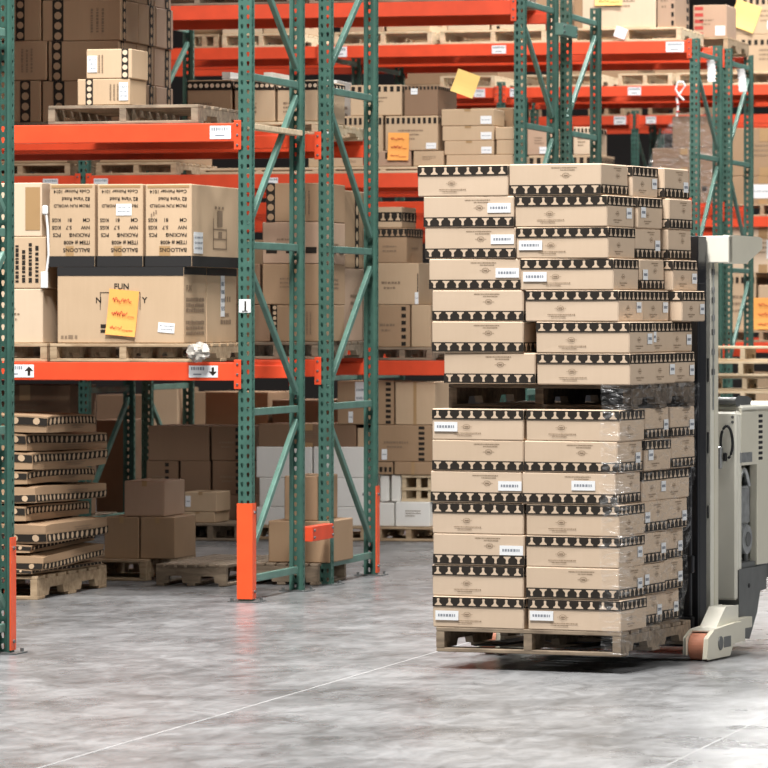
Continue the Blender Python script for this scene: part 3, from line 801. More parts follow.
# ------------------------------------------------------------------ nearest row, floor level
# sagging stack of long flat cartons on the left pallet (front corner near px 34)
pallet('wood pallet on the floor under the sagging carton stack', -1.66, -.12, .0, 1.02, 1.22, .13, 'wood', 'y', group='wooden pallets on the floor')
def sag_carton(label, x1, y0, z, w, d, h, roll, pitch, yaw, seed, deco=0, n=17):
    """long carton seen from its right side, softly crushed"""
    r = random.Random(seed); mb = MB()
    NX, NY = 6, 12
    cx, cy = x1 - w / 2, y0 + d / 2
    ph = [r.uniform(0, 6.28) for _ in range(6)]
    def warp(p):
        x, y, z_ = p
        z2 = z_ + (.006 * math.sin(3.1 * y + ph[0]) + .004 * math.sin(5 * x + ph[1]))
        e = max(0, abs(x) / (w / 2) - .8) / .2; f = max(0, abs(y) / (d / 2) - .85) / .15
        z2 -= (e * .005 + f * .006) * (1 if z_ > h / 2 else -.5)
        return (x + .008 * math.sin(1.5 * z_ / h + ph[2] + 4 * y), y + .007 * math.sin(1.5 * z_ / h + ph[3] + 3 * x), max(z2, .001))
    raw = MB()
    def grid(P, na, nb):
        vs = [P(i / na, j / nb) for j in range(nb + 1) for i in range(na + 1)]
        raw.add(vs, [(j * (na + 1) + i, j * (na + 1) + i + 1, (j + 1) * (na + 1) + i + 1, (j + 1) * (na + 1) + i) for j in range(nb) for i in range(na)], M['brown'])
    a, b = w / 2, d / 2
    grid(lambda s, t: (-a + w * s, -b, h * t), NX, 3); grid(lambda s, t: (a, -b + d * s, h * t), NY, 3)
    grid(lambda s, t: (a - w * s, b, h * t), NX, 3); grid(lambda s, t: (-a, b - d * s, h * t), NY, 3)
    grid(lambda s, t: (-a + w * s, -b + d * t, h), NX, NY); grid(lambda s, t: (a - w * s, -b + d * t, 0), NX, NY)
    R = Face(raw, 'R', w, d, h, .005); Fr = Face(raw, 'F', w, d, h, .005)
    z0, z1 = (h * .08, h * .45) if deco == 1 else (h * .52, h * .92)
    for fc, nn in ((R, n), (Fr, 5)):
        L = fc.W; p = L / nn; rad = min(p * .44, (z1 - z0) * .5)
        for i in range(nn): fc.rect(p * i, z0, p * (i + 1), z1, M['ink'])
        for i in range(nn):
            c = p * (i + .5); zc = (z0 + z1) / 2
            fc.poly([(c + rad * math.cos(2 * PI * k / 10), zc + (z1 - z0) * .47 * math.sin(2 * PI * k / 10)) for k in range(10)], M['tan'], .0015)
    R.scrib(d * .45, h * (.7 if deco == 1 else .3), d * .72, h * .07, M['greyink'], seed)
    R.scrib(d * .48, h * (.58 if deco == 1 else .18), d * .68, h * .07, M['greyink'], seed + 1)
    raw.v = [warp(p) for p in raw.v]
    o = raw.build('flat_carton', None, (cx, cy, z), (pitch, roll, yaw))
    return tag(o, label, 'box', 'sagging flat cartons')
ordn = ['bottom', 'second', 'third', 'fourth', 'fifth', 'sixth', 'seventh', 'eighth', 'ninth', 'topmost']
# (front corner px, side end px, top y at corner, bottom y at corner, pitch (rise to the back), deco, roll)
# (front corner px, length px, bottom y at the corner, pitch, roll, low band?)
sag = [(33, 71, 584, .000, .00, 0), (42, 63, 569, .012, .02, 1), (30, 66, 553, .006, -.02, 0), (47, 60, 543, .014, .02, 1), (26, 62, 522, .004, .0, 0),
       (35, 71, 505, -.004, .01, 1), (28, 66, 487, -.006, -.01, 0), (31, 76, 472, -.004, .01, 0), (25, 82, 453, -.012, .02, 0), (47, 50, 434, -.016, .01, 0)]
zs_ = [at(xc, yb, -.13 + .012 * i)[1] for i, (xc, q0, yb, q1, q2, q3) in enumerate(sag)] + [at(47, 415, 0)[1]]
zs_[0] = .132
for i, (xc, ln, yb, pt, rl, dc) in enumerate(sag):
    vv = -.13 + .012 * i
    a = at(xc, yb, vv); h = zs_[i + 1] - zs_[i] - .002
    sag_carton('sagging flat carton on the floor pallet at the left, %s of ten layers' % ordn[i], a[0], vv, zs_[i], .62, ln / 58.0, h, rl * .5, pt, 0, 30 + i, dc, 13 if ln < 62 else 17)
# cloudy wrap over the upper layers
# rear floor bay: three plain cartons and pallets
GP('low pallet on the floor left of the empty one, plain cartons on it', 1.72, 40, 146, 0, 1.0, .125, mat='wood', group='wooden pallets on the floor')
GP('grey pallet on the floor by the orange guarded post, front edge bare', 1.30, 156, 226, 0, 1.15, .125, mat='greywood', group='wooden pallets on the floor', along='x')
GP('grey pallet on the floor under the pair of cartons behind the green frame', 1.56, 244, 318, 0, .62, .125, mat='greywood', group='wooden pallets on the floor', along='x')
v = 1.80
f1 = G('plain brown floor carton, lower left of three', v, 104, 517, 139, 565, .40, 'brown', D_toptape, base=.126)
f2 = G('plain brown floor carton, lower right of three', v, 140, 517, 175, 565, .42, 'brown', D_toptape, base=.126)
f3 = G('plain brown floor carton on top of two others', v + .02, 124, 481, 165, 517, .40, 'pink', D_toptape, on=f2)
g1 = G('large plain carton on the floor pallet right behind the green frame', 1.62, 268, 521, 330, 565, .52, 'brown', D_seam, base=.126)
g2 = G('plain brown carton on top of the large one behind the green frame', 1.64, 284, 476, 318, 521, .44, 'brown', None, on=g1)

# unseen top-level loads, added to shade the bays of the two near rows
for (vv, xa, xb, z, nm) in ((.03, -3.0, -1.62, LV1[2], 'left on the front of the nearest row'), (.03, -1.5, -.12, LV1[2], 'right on the front of the nearest row'), (V1b + .02, -3.0, -1.62, LV1[2], 'left on the rear of the nearest row'), (V1b + .02, -1.5, -.12, LV1[2], 'right on the rear of the nearest row'),
        (V2 + .03, -3.0, -1.62, LV2[2], 'left on the second row'), (V2 + .03, -1.5, -.12, LV2[2], 'right on the second row'), (V2 + .03, -6.1, -4.75, LV2[2], 'far left on the second row')):
    pallet('unseen pallet added for shade, top level, %s' % nm, (xa + xb) / 2, vv, z + .001, round(xb - xa, 3), 1.02, .11, 'greywood')
    carton('tall unseen carton block added for shade, top level, %s' % nm, (xa + xb) / 2, vv + .02, z + .113, xb - xa - .06, .96, .95, 'brown', D_print(5))
if LV1:
    for nm, vv, rear, pos in (('A', V1, False, 'front'), ('B', V1, True, 'inner front-half'), ('C', V1b, False, 'inner rear-half'), ('D', V1b, True, 'rear')):
        beam('1' + nm + '20', 'orange steel beam, top level, %s of the nearest row of racks, above the picture' % pos, 0, vv, LV1[2], rear)
# ------------------------------------------------------------------ second row
A2 = V2; z1, z2, z3 = LV2
v = V2 + .06
# floor, white stack
WZ = .0
GP('pallet on the floor under the white carton stack', v, 254, 366, 0, 1.0, .10, mat='wood', group='wooden pallets on the floor')
prev = [None, None]
for k, (yt, yb) in enumerate(((507, 532), (478, 507), (447, 478))):
    for j, (xa, xb) in enumerate(((256, 312), (313, 366)) if k != 1 else ((259, 311), (312, 364))):
        o = G('white carton in the white floor stack, %s layer, %s one' % (('bottom', 'middle', 'top')[k], ('left', 'right')[j]), v + .02, xa, yt, xb, yb, .5, 'white', None, base=.101 if k == 0 else None, on=prev[j] if k else None, group='white cartons on the floor')
        prev[j] = o
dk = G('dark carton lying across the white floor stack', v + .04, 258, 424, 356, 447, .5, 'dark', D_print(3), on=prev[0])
# floor, right of the near frame: white boxes, crate, brown cartons
GP('pallet on the floor in the gap left of the tall load', v, 376, 441, 0, 1.0, .10, mat='wood', group='wooden pallets on the floor')
w1 = G('low white box on the floor pallet next to the green post', v + .02, 378, 503, 394, 533, .5, 'white', None, base=.101)
w2 = G('low white box on the floor pallet beside the tall load', v + .02, 395, 502, 430, 533, .5, 'white', D_print(2, False), base=.101)
zt = TOPS[w1.name]
for j, (xa, xb) in enumerate(((380, 389), (391, 401))):
    o = G('white paper wrapped bundle standing on the low white boxes, %s one' % ('left', 'right')[j], v + .05, xa, 475, xb, 502, .25, 'white', None, on=w2, cat='bundle'); o.name = 'paper_bundle'
m = MB(); a = at(402, 502, v + .06); b = at(432, 475, v + .06); zz = TOPS[w2.name] + .002
hh = b[1] - zz
for x in (a[0], a[0] + (b[0] - a[0]) * .48, b[0] - .03): m.box(x, v + .06, zz, x + .03, v + .09, zz + hh, M['palewood'])
for q in (0, .42, .9): m.box(a[0], v + .045, zz + q * hh, b[0], v + .06, zz + q * hh + .02, M['palewood'])
m.box(a[0], v + .09, zz, b[0], v + .45, zz + .02, M['palewood']); m.box(a[0], v + .45, zz, b[0], v + .47, zz + hh, M['palewood'])
for x in (a[0], b[0] - .03): m.box(x, v + .09, zz + .02, x + .03, v + .45, zz + hh * .9, M['palewood'])
tag(m.build('slatted_crate'), 'open slatted wooden crate on the white boxes beside the tall load', 'crate')
zc = zz + hh
for (xa, xb, yt, yb, lbl, mt, dc, bs) in (
        (374, 393, 462, 475, 'flat brown carton just left of the one over the crate', 'brown', D_checktop(4, 2, z0=.2, z1=.6), zc), (394, 432, 462, 475, 'flat brown carton lying over the crate', 'brown', D_seam, zc)):
    o = G(lbl, v + .03, xa, yt, xb, yb, .5, mt, dc, base=zc); top = o
m1 = G('brown carton with a checked band at its right edge, above the crate', v + .03, 372, 425, 432, 462, .55, 'brown', D_vchecks(.78, .88, 7, 3), on=top)
lab(m1, 'F', .16, .05, .25, .34, lines=1)
m0 = G('brown carton half behind the white stack with a pale edge', v + .05, 357, 428, 369, 447, .45, 'tan', None, on=prev[1])
n1 = G('brown carton with a white sheet on it, below the second row beam', v + .03, 337, 381, 394, 424, .5, 'brown', D_vchecks(.86, .95, 8, 5), on=m1)
n2 = G('plain brown carton with a taped middle seam, below the second row beam', v + .03, 395, 382, 435, 424, .5, 'tan', D_seam, on=m1)
lab(n1, 'F', .32, .42, .52, .98, lines=2); lab(n1, 'F', .20, .04, .28, .30, lines=1)
# floor, far left: dark cartons in the shade, two small tan ones
GP('pallet on the floor under two small tan cartons', v - .25, 180, 240, 0, .55, .12, mat='greywood', group='wooden pallets on the floor')
k1 = G('small tan carton on the floor in the shade, lower one', v - .2, 180, 512, 215, 531, .35, 'tan', D_toptape, base=.121)
k2 = G('small tan carton with a white label in the shade, upper one', v - .2, 184, 492, 217, 512, .33, 'tan', D_toptape, on=k1)
lab(k2, 'F', .04, .25, .2, .8, lines=1)
vd = v + .32
GP('pallet on the floor under the dark carton wall', vd, 130, 250, 0, 1.0, .12, mat='greywood', group='wooden pallets on the floor')
kd = []
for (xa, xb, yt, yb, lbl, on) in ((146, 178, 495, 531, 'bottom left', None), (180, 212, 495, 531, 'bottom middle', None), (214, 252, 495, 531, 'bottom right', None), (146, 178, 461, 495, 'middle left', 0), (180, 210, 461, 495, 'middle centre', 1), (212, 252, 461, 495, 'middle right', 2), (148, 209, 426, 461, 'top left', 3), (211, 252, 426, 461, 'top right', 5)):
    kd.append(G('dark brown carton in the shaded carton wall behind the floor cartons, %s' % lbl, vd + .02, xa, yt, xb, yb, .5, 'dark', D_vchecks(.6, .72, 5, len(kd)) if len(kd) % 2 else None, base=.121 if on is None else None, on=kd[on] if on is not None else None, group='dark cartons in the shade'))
GP('pallet on the floor under the shaded bulky cartons far left', vd, -30, 74, 0, 1.0, .12, mat='greywood', group='wooden pallets on the floor')
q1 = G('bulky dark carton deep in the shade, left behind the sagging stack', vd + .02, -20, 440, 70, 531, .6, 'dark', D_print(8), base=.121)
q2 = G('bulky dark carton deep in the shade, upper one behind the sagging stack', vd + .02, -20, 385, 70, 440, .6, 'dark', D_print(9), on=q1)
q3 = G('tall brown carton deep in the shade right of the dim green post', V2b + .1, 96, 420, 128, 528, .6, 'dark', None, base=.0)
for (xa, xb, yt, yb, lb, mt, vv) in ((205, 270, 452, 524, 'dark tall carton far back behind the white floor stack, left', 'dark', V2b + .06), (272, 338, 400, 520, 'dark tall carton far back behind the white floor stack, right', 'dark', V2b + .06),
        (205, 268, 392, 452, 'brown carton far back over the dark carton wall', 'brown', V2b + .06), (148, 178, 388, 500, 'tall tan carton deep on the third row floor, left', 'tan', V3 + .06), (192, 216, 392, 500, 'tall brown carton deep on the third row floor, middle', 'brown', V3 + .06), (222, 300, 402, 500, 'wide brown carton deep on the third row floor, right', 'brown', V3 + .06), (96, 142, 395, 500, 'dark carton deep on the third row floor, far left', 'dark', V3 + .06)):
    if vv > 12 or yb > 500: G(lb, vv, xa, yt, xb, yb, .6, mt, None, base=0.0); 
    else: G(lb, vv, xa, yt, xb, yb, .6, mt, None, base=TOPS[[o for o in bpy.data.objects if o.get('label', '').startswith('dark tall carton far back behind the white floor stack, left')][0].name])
# level 1 of the second row, right of the near frame
GP('pallet on the second row lower beam left of the tall load', v, 372, 432, z1, 1.0, .09, mat='greywood')
h1 = G('tan carton with a vertical row of black triangles, bottom of its column', v + .02, 372, 305, 410, 348, .45, 'brown', D_vchecks(.78, .9, 6, 2), base=z1 + .091)
h1b = G('pale end carton right of the triangle one, bottom of its column', v + .02, 411, 305, 431, 348, .45, 'tan', None, base=z1 + .091)
h2 = G('plain tan carton in the column left of the tall load, second up', v + .02, 372, 263, 419, 305, .4, 'tan', D_vchecks(.97, .99, 1, 2), on=h1)
h3 = G('dark banded carton in the column left of the tall load, third up', v + .02, 372, 228, 407, 263, .45, 'brown', D_pawntop(6, .74, .98, 'brown'), on=h2)
h4 = G('shallow carton with black arrows band, top of the column left of the tall load', v + .03, 372, 207, 402, 228, .4, 'tan', D_pawntop(4, .3, .75, 'tan'), on=h3)
lab(h2, 'F', .92, .02, .995, .3, lines=1)
# level 1 second row, behind the near rack's goods (seen in the gaps)
GP('pallet on the second row lower beam behind the near stacks', v, 160, 300, z1, 1.0, .09, mat='greywood')
hb = G('wide carton behind the near stacks on the second row lower beam', v + .02, 165, 240, 296, 348, .6, 'brown', D_print(11), base=z1 + .091)
for (xa, xb, lb) in ((-40, 70, 'wide brown carton added for shade, hidden behind the upside-down print cartons, left one'), (94, 160, 'wide brown carton added for shade, hidden behind the upside-down print cartons, right one')):  # unseen goods, added to block lamplight from the floor bay below
    GP('pallet under the ' + lb, v, xa, xb, z1, 1.0, .09, mat='greywood'); G(lb, v + .02, xa + 2, 205, xb - 2, 348, .95, 'brown', D_print(12), base=z1 + .091)
for (xa, xb, lb) in ((-30, 70, 'brown carton in the dark slot under the upper front beam, left'), (96, 176, 'brown carton in the dark slot under the upper front beam, right')):
    GP('pallet under the ' + lb, v, xa, xb, z2, 1.0, .09, mat='wood'); G(lb, v + .03, xa + 3, 122, xb - 3, 160, .95, 'brown', D_checktop(8, 2), base=z2 + .091)
# level 2 of the second row
for i, (xa, xb) in enumerate(((200, 318), (330, 436), (440, 513))):
    GP('pallet on the second row middle beam, %s of three' % ('left', 'centre', 'right')[i], v, xa, xb, z2, 1.0, .045, mat='palewood')
p = v + .02
j1 = G('low tan carton just above the middle beam, left of the noted one', p, 332, 156, 366, 172, .5, 'tan', D_print(1, False), base=z2 + .046)
j2 = G('reddish low carton under the orange noted carton', p, 368, 151, 411, 172, .5, 'pink', D_checktop(3, 1, z0=.5, z1=.9, txt=False), base=z2 + .046)
j3 = G('low tan carton under the carton with the white corner label', p, 413, 151, 444, 172, .5, 'tan', D_print(2, False), base=z2 + .046)
j4 = G('checked top carton left of the orange noted carton on the middle beam', p, 338, 116, 383, 155, .55, 'tan', D_checktop(9, 2, z0=.78, z1=.95), on=j1)
j5 = G('checked top carton with an orange note on the middle beam', p, 385, 116, 438, 151, .55, 'tan', D_checktop(10, 4, z0=.78, z1=.95), on=j2)
note(j5, .06, -.28, .46, .52, tilt=.02)
lab(j5, 'F', .78, .05, .97, .22, lines=1)
j6 = G('checked top carton in the second layer, behind the near back post', p + .02, 350, 85, 402, 115, .55, 'tan', D_checktop(8, 5, z0=.78, z1=.95), on=j4)
j7 = G('dark brown carton with a lidded top behind a tilted orange sheet', p + .02, 404, 86, 438, 115, .55, 'dark', D_checktop(9, 6, z0=.88, z1=.99, txt=False), on=j5)
lab(j7, 'F', .20, .72, .40, .92, lines=1)
j0 = G('pale upright carton at the left of the checked top ones', p + .05, 322, 80, 337, 146, .4, 'white', D_print(4, False), base=z2 + .046 + .12)
j0b = G('tan carton under the pale upright one on the middle beam', p + .05, 308, 152, 331, 172, .4, 'tan', None, base=z2 + .046)
# tilted orange sheet stuck on the dark carton's corner
w, d, h = j7['dims']
o = paper_note(j7, w, d, h, 1.50 * w, .66 * h, 2.2 * w, 1.45 * h, 'ynote', tilt=.35, scribble=False, y=-d / 2 - .012)
t1 = G('long low carton under the three flat labelled ones', p, 446, 155, 513, 172, .5, 'tan', None, base=z2 + .046)
prev = t1
for i, (xa, xb, yt, yb) in enumerate(((444, 494, 141, 155), (442, 494, 126, 140.5), (441, 494, 109, 125.5))):
    o = G('flat tan carton with a white corner label, %s of three' % ('bottom', 'middle', 'top')[i], p + .01, xa, yt, xb, yb, .33, 'tan', D_toptape, on=prev, group='three flat labelled cartons'); prev = o
    lab(o, 'F', .75, .10, .96, .58, lines=1)
x1_ = G('tan carton right of the flat labelled ones beside the green post, lower', p + .02, 496, 140, 514, 155, .4, 'tan', None, on=t1)
x2_ = G('tan carton right of the flat labelled ones beside the green post, upper', p + .02, 495, 127, 514, 140, .4, 'tan', None, on=x1_)
j8 = G('brown carton behind the flat labelled ones on the middle beam', p + .45, 470, 108, 513, 172, .4, 'brown', None, base=z2 + .046)

# ------------------------------------------------------------------ third row
y1, y2, y3 = LV3; v = V3 + .05
for i, (xa, xb) in enumerate(((190, 218), (222, 300), (334, 432), (440, 546), (572, 681))):
    GP('pale pallet high on the third row, %s from the left' % ('first', 'second', 'third', 'fourth', 'fifth')[i], v, xa, xb, y3, 1.0, .115, mat='palewood' if i else 'wood')
b3 = y3 + .116
top3 = [('tan carton at the left on the high third row, label edge', 222, 24, 262, 'pale', D_print(1, False)), ('pale carton high on the third row with a white side label', 263, 22, 300, 'tan', D_print(2, False)),
        ('pinkish low carton high on the third row', 340, 22, 384, 'pink', D_vchecks(.1, .2, 4, 1)), ('tan low carton high on the third row beside the pinkish one', 386, 20, 430, 'tan', D_print(4, False)),
        ('pale carton high on the third row, left of the checked one', 447, 21, 489, 'pale', D_print(5, False)), ('pale carton with a small check mark high on the third row', 491, 20, 546, 'pale', D_vchecks(.1, .16, 3, 2))]
for lb, xa, yt, xb, mt, dc in top3:
    G(lb, v + .03, xa, yt - 6, xb, 33, .6, mt, dc, base=b3)
rl = at(200, 36, v)[0]
m = MB(); m.cyl((rl - .15, v + .2, b3 + .09), (rl + .2, v + .3, b3 + .09), .09, M['brown'], 20); m.cyl((rl - .152, v + .2, b3 + .09), (rl - .149, v + .2, b3 + .09), .05, M['ink'], 16)
tag(m.build('paper_roll'), 'short brown paper roll lying high on the third row at the left', 'roll')
k = G('big tan carton with an orange sheet, top right of the picture', v + .03, 582, -22, 656, 27, .9, 'pale', D_print(6, False), base=b3)
note(k, .18, .45, .55, 1.0, mat='ynote')
k2 = G('pinkish tall carton right of the big tan carton at the top', v + .03, 657, -24, 675, 28, .62, 'pink', D_vchecks(.8, .95, 6, 4), base=b3)
m = MB(); a = at(621, 33, v - .0)
m.cbox(-.05, 0, -.045, .05, .012, .045, M['label'], .003)
tag(m.build('paper_packet', None, (a[0], v - .02, a[1]), (0, .35, 0)), 'white paper packet stuck on the pallet front, top right', 'packet')
# level 2, third row
GP('pallet on the third row middle beam behind the tall load', v, 520, 600, y2, 1.0, .11, mat='palewood')
g1 = G('tan carton under the check banded one, just over the tall load', v + .03, 528, 155, 600, 190, .6, 'tan', D_checktop(10, 3, z0=.72, z1=.92), base=y2 + .111)
g2 = G('pale carton with white labels left, above the tall load between green posts', v + .03, 527, 128, 552, 155, .5, 'pink', D_print(7, False), on=g1)
g3 = G('pale carton with a check band above the tall load between green posts', v + .03, 573, 127, 592, 155, .6, 'pale', D_checktop(5, 8), on=g1)
lab(g2, 'F', .5, .05, .95, .3, lines=1)
for (xa, xb, nm) in ((345, 452, 'left'), (462, 560, 'middle'), (572, 634, 'right')):
    GP('pallet high on the rear of the third row, %s one' % nm, V3b + .02, xa, xb, y3, 1.0, .115, mat='wood')
    G('wide brown carton high on the rear of the third row, %s one' % nm, V3b + .06, xa + 2, -20, xb - 2, 30, .85, 'brown', D_print(4), base=y3 + .116)
for (xa, xb, nm) in ((400, 500, 'far left'), (545, 640, 'left'), (652, 740, 'right')):
    GP('pallet on the rear of the fourth row top beam, %s one' % nm, V4b + .02, xa, xb, LV4[2], 1.0, .115, mat='wood')
    G('wide brown carton on the rear of the fourth row top beam, %s one' % nm, V4b + .06, xa + 2, 40, xb - 2, 84, .85, 'brown', D_print(4), base=LV4[2] + .116)
# hanging things on the third row frames
def sheet(label, px, py0, py1, v, w, tilt=0):
    a = at(px, py0, v); b = at(px, py1, v); h = a[1] - b[1]
    m = MB(); n = 6
    for i in range(n):
        z0, z1 = -h * i / n, -h * (i + 1) / n
        y0, y1 = .02 * math.sin(i * .8), .02 * math.sin((i + 1) * .8)
        m.add([(-w / 2, y0, z0), (w / 2, y0, z0), (w / 2 + .01, y1, z1), (-w / 2 + .01, y1, z1)], [(0, 1, 2, 3)], M['label'])
    o = m.build('paper_tag', None, (a[0], v, a[1]), (0, tilt, 0)); so = o.modifiers.new('thickness', 'SOLIDIFY'); so.thickness = .0015
    return tag(o, label, 'tag')
sheet('white paper strip hanging from the brace of the left frame above the mast', 710, 60, 82, V3 + .62, .065, -.06)
sheet('white paper strip hanging from the brace of the right frame above the mast', 740, 69, 92, V3b + .55, .065, -.12)
a = at(678, 82, V3 - .05); m = MB()
pts = [(0, 0, 0), (.04, .0, .0), (.06, 0, -.03), (.02, 0, -.09), (-.01, 0, -.13), (.0, 0, -.2), (-.01, 0, -.28)]
m.tube(pts, .010, M['strap'], 6); m.tube([(0, 0, 0), (-.02, 0, -.06), (.01, 0, -.11), (.05, 0, -.15)], .009, M['strap'], 6)
for q in range(3): m.cbox(-.014, -.014, -.13 - .06 * q, .014, .014, -.115 - .06 * q, M['redink'], .003)
tag(m.build('barrier_tape', None, (a[0], V3 - .05, a[1])), 'red and white tape dangling in front of the high beam', 'tape')

# ------------------------------------------------------------------ fourth row and beyond
w1_, w2_, w3_ = LV4; v = V4 + .05
for i, (xa, xb) in enumerate(((440, 495), (520, 600), (618, 672), (676, 745))):
    GP('distant pale pallet on the fourth row top beam, %s from the left' % ('first', 'second', 'third', 'fourth')[i], v, xa, xb, w3_, 1.0, .12, mat='palewood')
GP('pallet end on the rear of the third row, above the left frame by the mast', V3b + .02, 640, 728, y3, 1.0, .115, mat='wood')
r1 = G('dark pinkish carton with a red checked edge at the top right', V3b + .05, 693, 5, 727, 37, .45, 'pink', D_vchecks(.04, .3, 5, 2, False), base=b3)
lab(r1, 'F', .66, .05, .95, .35, lines=1)
a_ = r1
# make that edge red
for i_, mm in enumerate(r1.data.materials):
    if mm == M['ink']: r1.data.materials[i_] = M['redink']
GP('distant pallet at the right edge, high on the fourth row', v, 748, 850, w3_, 1.0, .12, mat='palewood')
r2 = G('checked top carton at the right edge of the picture, lower one', v + .03, 734, 34, 765 + 70, 76, .8, 'tan', D_checktop(16, 3, z0=.72, z1=.86), base=w3_ + .121)
r3 = G('checked top carton with a yellow sheet in the top right corner', v + .03, 736, -6, 764 + 70, 34, .8, 'tan', D_checktop(16, 5, z0=.75, z1=.88), on=r2)
note(r3, -.04, .12, .23, .80, mat='ynote', tilt=.35, scribble=False); lab(r3, 'F', .32, .12, .44, .35, lines=1)
# level 2: long brown stacks under cloudy film
GP('pallet under the film wrapped brown stack behind the tall load', v, 645, 720, w2_, 1.0, .12, mat='wood')
GP('pallet at the right on the fourth row middle beam', v, 724, 800, w2_, 1.0, .12, mat='wood')
bz = w2_ + .121
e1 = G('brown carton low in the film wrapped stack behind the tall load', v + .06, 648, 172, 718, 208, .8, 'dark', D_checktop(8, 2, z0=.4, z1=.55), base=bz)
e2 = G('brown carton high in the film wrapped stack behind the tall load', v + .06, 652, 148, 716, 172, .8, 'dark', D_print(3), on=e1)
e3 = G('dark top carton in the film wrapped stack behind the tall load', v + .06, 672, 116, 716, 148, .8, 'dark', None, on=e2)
e4 = G('brown carton at the right on the fourth row, lower', v + .06, 726, 176, 800, 208, .8, 'brown', D_print(5), base=bz)
e5 = G('brown carton at the right on the fourth row, upper', v + .06, 728, 128, 800, 176, .8, 'brown', D_print(6), on=e4)
lab(e4, 'F', .35, .2, .6, .7, lines=1)
# the film over it: a sagging tent
a = at(642, 205, v); b = at(719, 205, v); zt = at(690, 114, v)[1]; zb = bz
m = MB(); prof = [(a[0] - .06, zb), (a[0] + .02, zb + .3), (a[0] + .14, zb + .62), (a[0] + .34, zt + .01), (b[0] - .1, zt + .03), (b[0] + .01, zb + .6), (b[0] + .02, zb)]
n = len(prof)
vs = [(x, v + .02 + .01 * (i % 2), z) for i, (x, z) in enumerate(prof)] + [(x, v + .95, z) for x, z in prof]
m.add(vs, [tuple(range(n))] + [(i, i + 1, n + i + 1, n + i) for i in range(n - 1)], M['haze'])
tag(m.build('film_wrap'), 'cloudy plastic film sagging over the brown stack behind the tall load', 'plastic film')
# level 0/1 right of the mast
GP('pallet on the fourth row lower beam right of the mast', v, 722, 800, w1_, 1.0, .11, mat='wood')
o1 = G('tan carton with a check band right of the mast, lower beam', v + .05, 724, 273, 756, 330, .7, 'tan', D_checktop(6, 2, z0=.82, z1=.93), base=w1_ + .111)
o2 = G('tan carton with a large orange sheet at the right edge', v + .05, 758, 285, 830, 330, .7, 'tan', None, base=w1_ + .111)
note(o2, -.08, .02, .5, .72, scribble=True)
o3 = G('pale carton right of the mast top on the lower beam stack', v + .05, 726, 226, 800, 272, .7, 'pale', D_print(3), on=o1)
lab(o3, 'F', .55, .3, .9, .7, lines=1)
GP('pallet on the floor right behind the truck', v, 735, 830, 0, 1.0, .12, mat='wood', group='wooden pallets on the floor')
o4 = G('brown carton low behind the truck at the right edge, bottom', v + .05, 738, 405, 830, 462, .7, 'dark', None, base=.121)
o5 = G('tan carton behind the truck cover at the right edge', v + .05, 744, 372, 830, 405, .7, 'tan', None, on=o4)
# fifth row: simple goods through the gaps
v5 = V5 + .05
for (xa, xb, yt, lbl, mt, z) in ((590, 622, 98, 'faint pale carton on the farthest row top beam, left', 'pale', LV4[2]), (650, 700, 96, 'faint pale carton on the farthest row top beam, right', 'tan', LV4[2]), (560, 612, 196, 'faint tan carton on the farthest row middle beam', 'tan', LV4[1]), (440, 520, 100, 'faint tan carton on the farthest row behind the dangling sheet', 'tan', LV4[2])):
    GP('farthest row pallet under the %s' % lbl, v5, xa - 2, xb + 2, z, 1.0, .12, mat='wood'); G(lbl, v5 + .03, xa, yt, xb, 225, .8, mt, D_checktop(6, 1), base=z + .121)

# ------------------------------------------------------------------ stack of empty pallets behind the truck
zs = 0.0
sx, sy, _ = at(716, 345, 12.3)
for i in range(11):
    pallet('wooden pallet in the empty pallet stack behind the mast, %s' % ('bottom one', 'second from the bottom', 'third from the bottom', 'fourth from the bottom', 'fifth from the bottom', 'middle one', 'fifth from the top', 'fourth from the top', 'third from the top', 'second from the top', 'topmost')[i],
           sx + .20 + .012 * (i % 3), 12.3 + .02 * ((i * 7) % 3), zs, .62, .5, .118, 'palewood', 'y', 0, 'stacked empty pallets'); zs += .119

# ------------------------------------------------------------------ the lift truck and its double load
PHI = math.radians(23); LZ = 19.97; LH = .075; LX = (621 - 384) / F * LZ
P0 = Vector((CAM[0] + ct * LX - st * LZ, CAM[1] + st * LX + ct * LZ, 0)); YAW = TH - PHI
cp, sp = math.cos(PHI), math.sin(PHI)
RL = Matrix.Rotation(YAW, 3, 'Z')
def La(px, b):
    k = (px - 384) / F
    return (k * (LZ + b * cp) - LX - b * sp) / (cp + k * sp)
def Lz(a, b): return LZ - a * sp + b * cp
def Lh(py, a, b): return EYE - (py - HZ) / F * Lz(a, b)
def W(a, b, h): q = P0 + RL @ Vector((a, b, 0)); return (q.x, q.y, h)

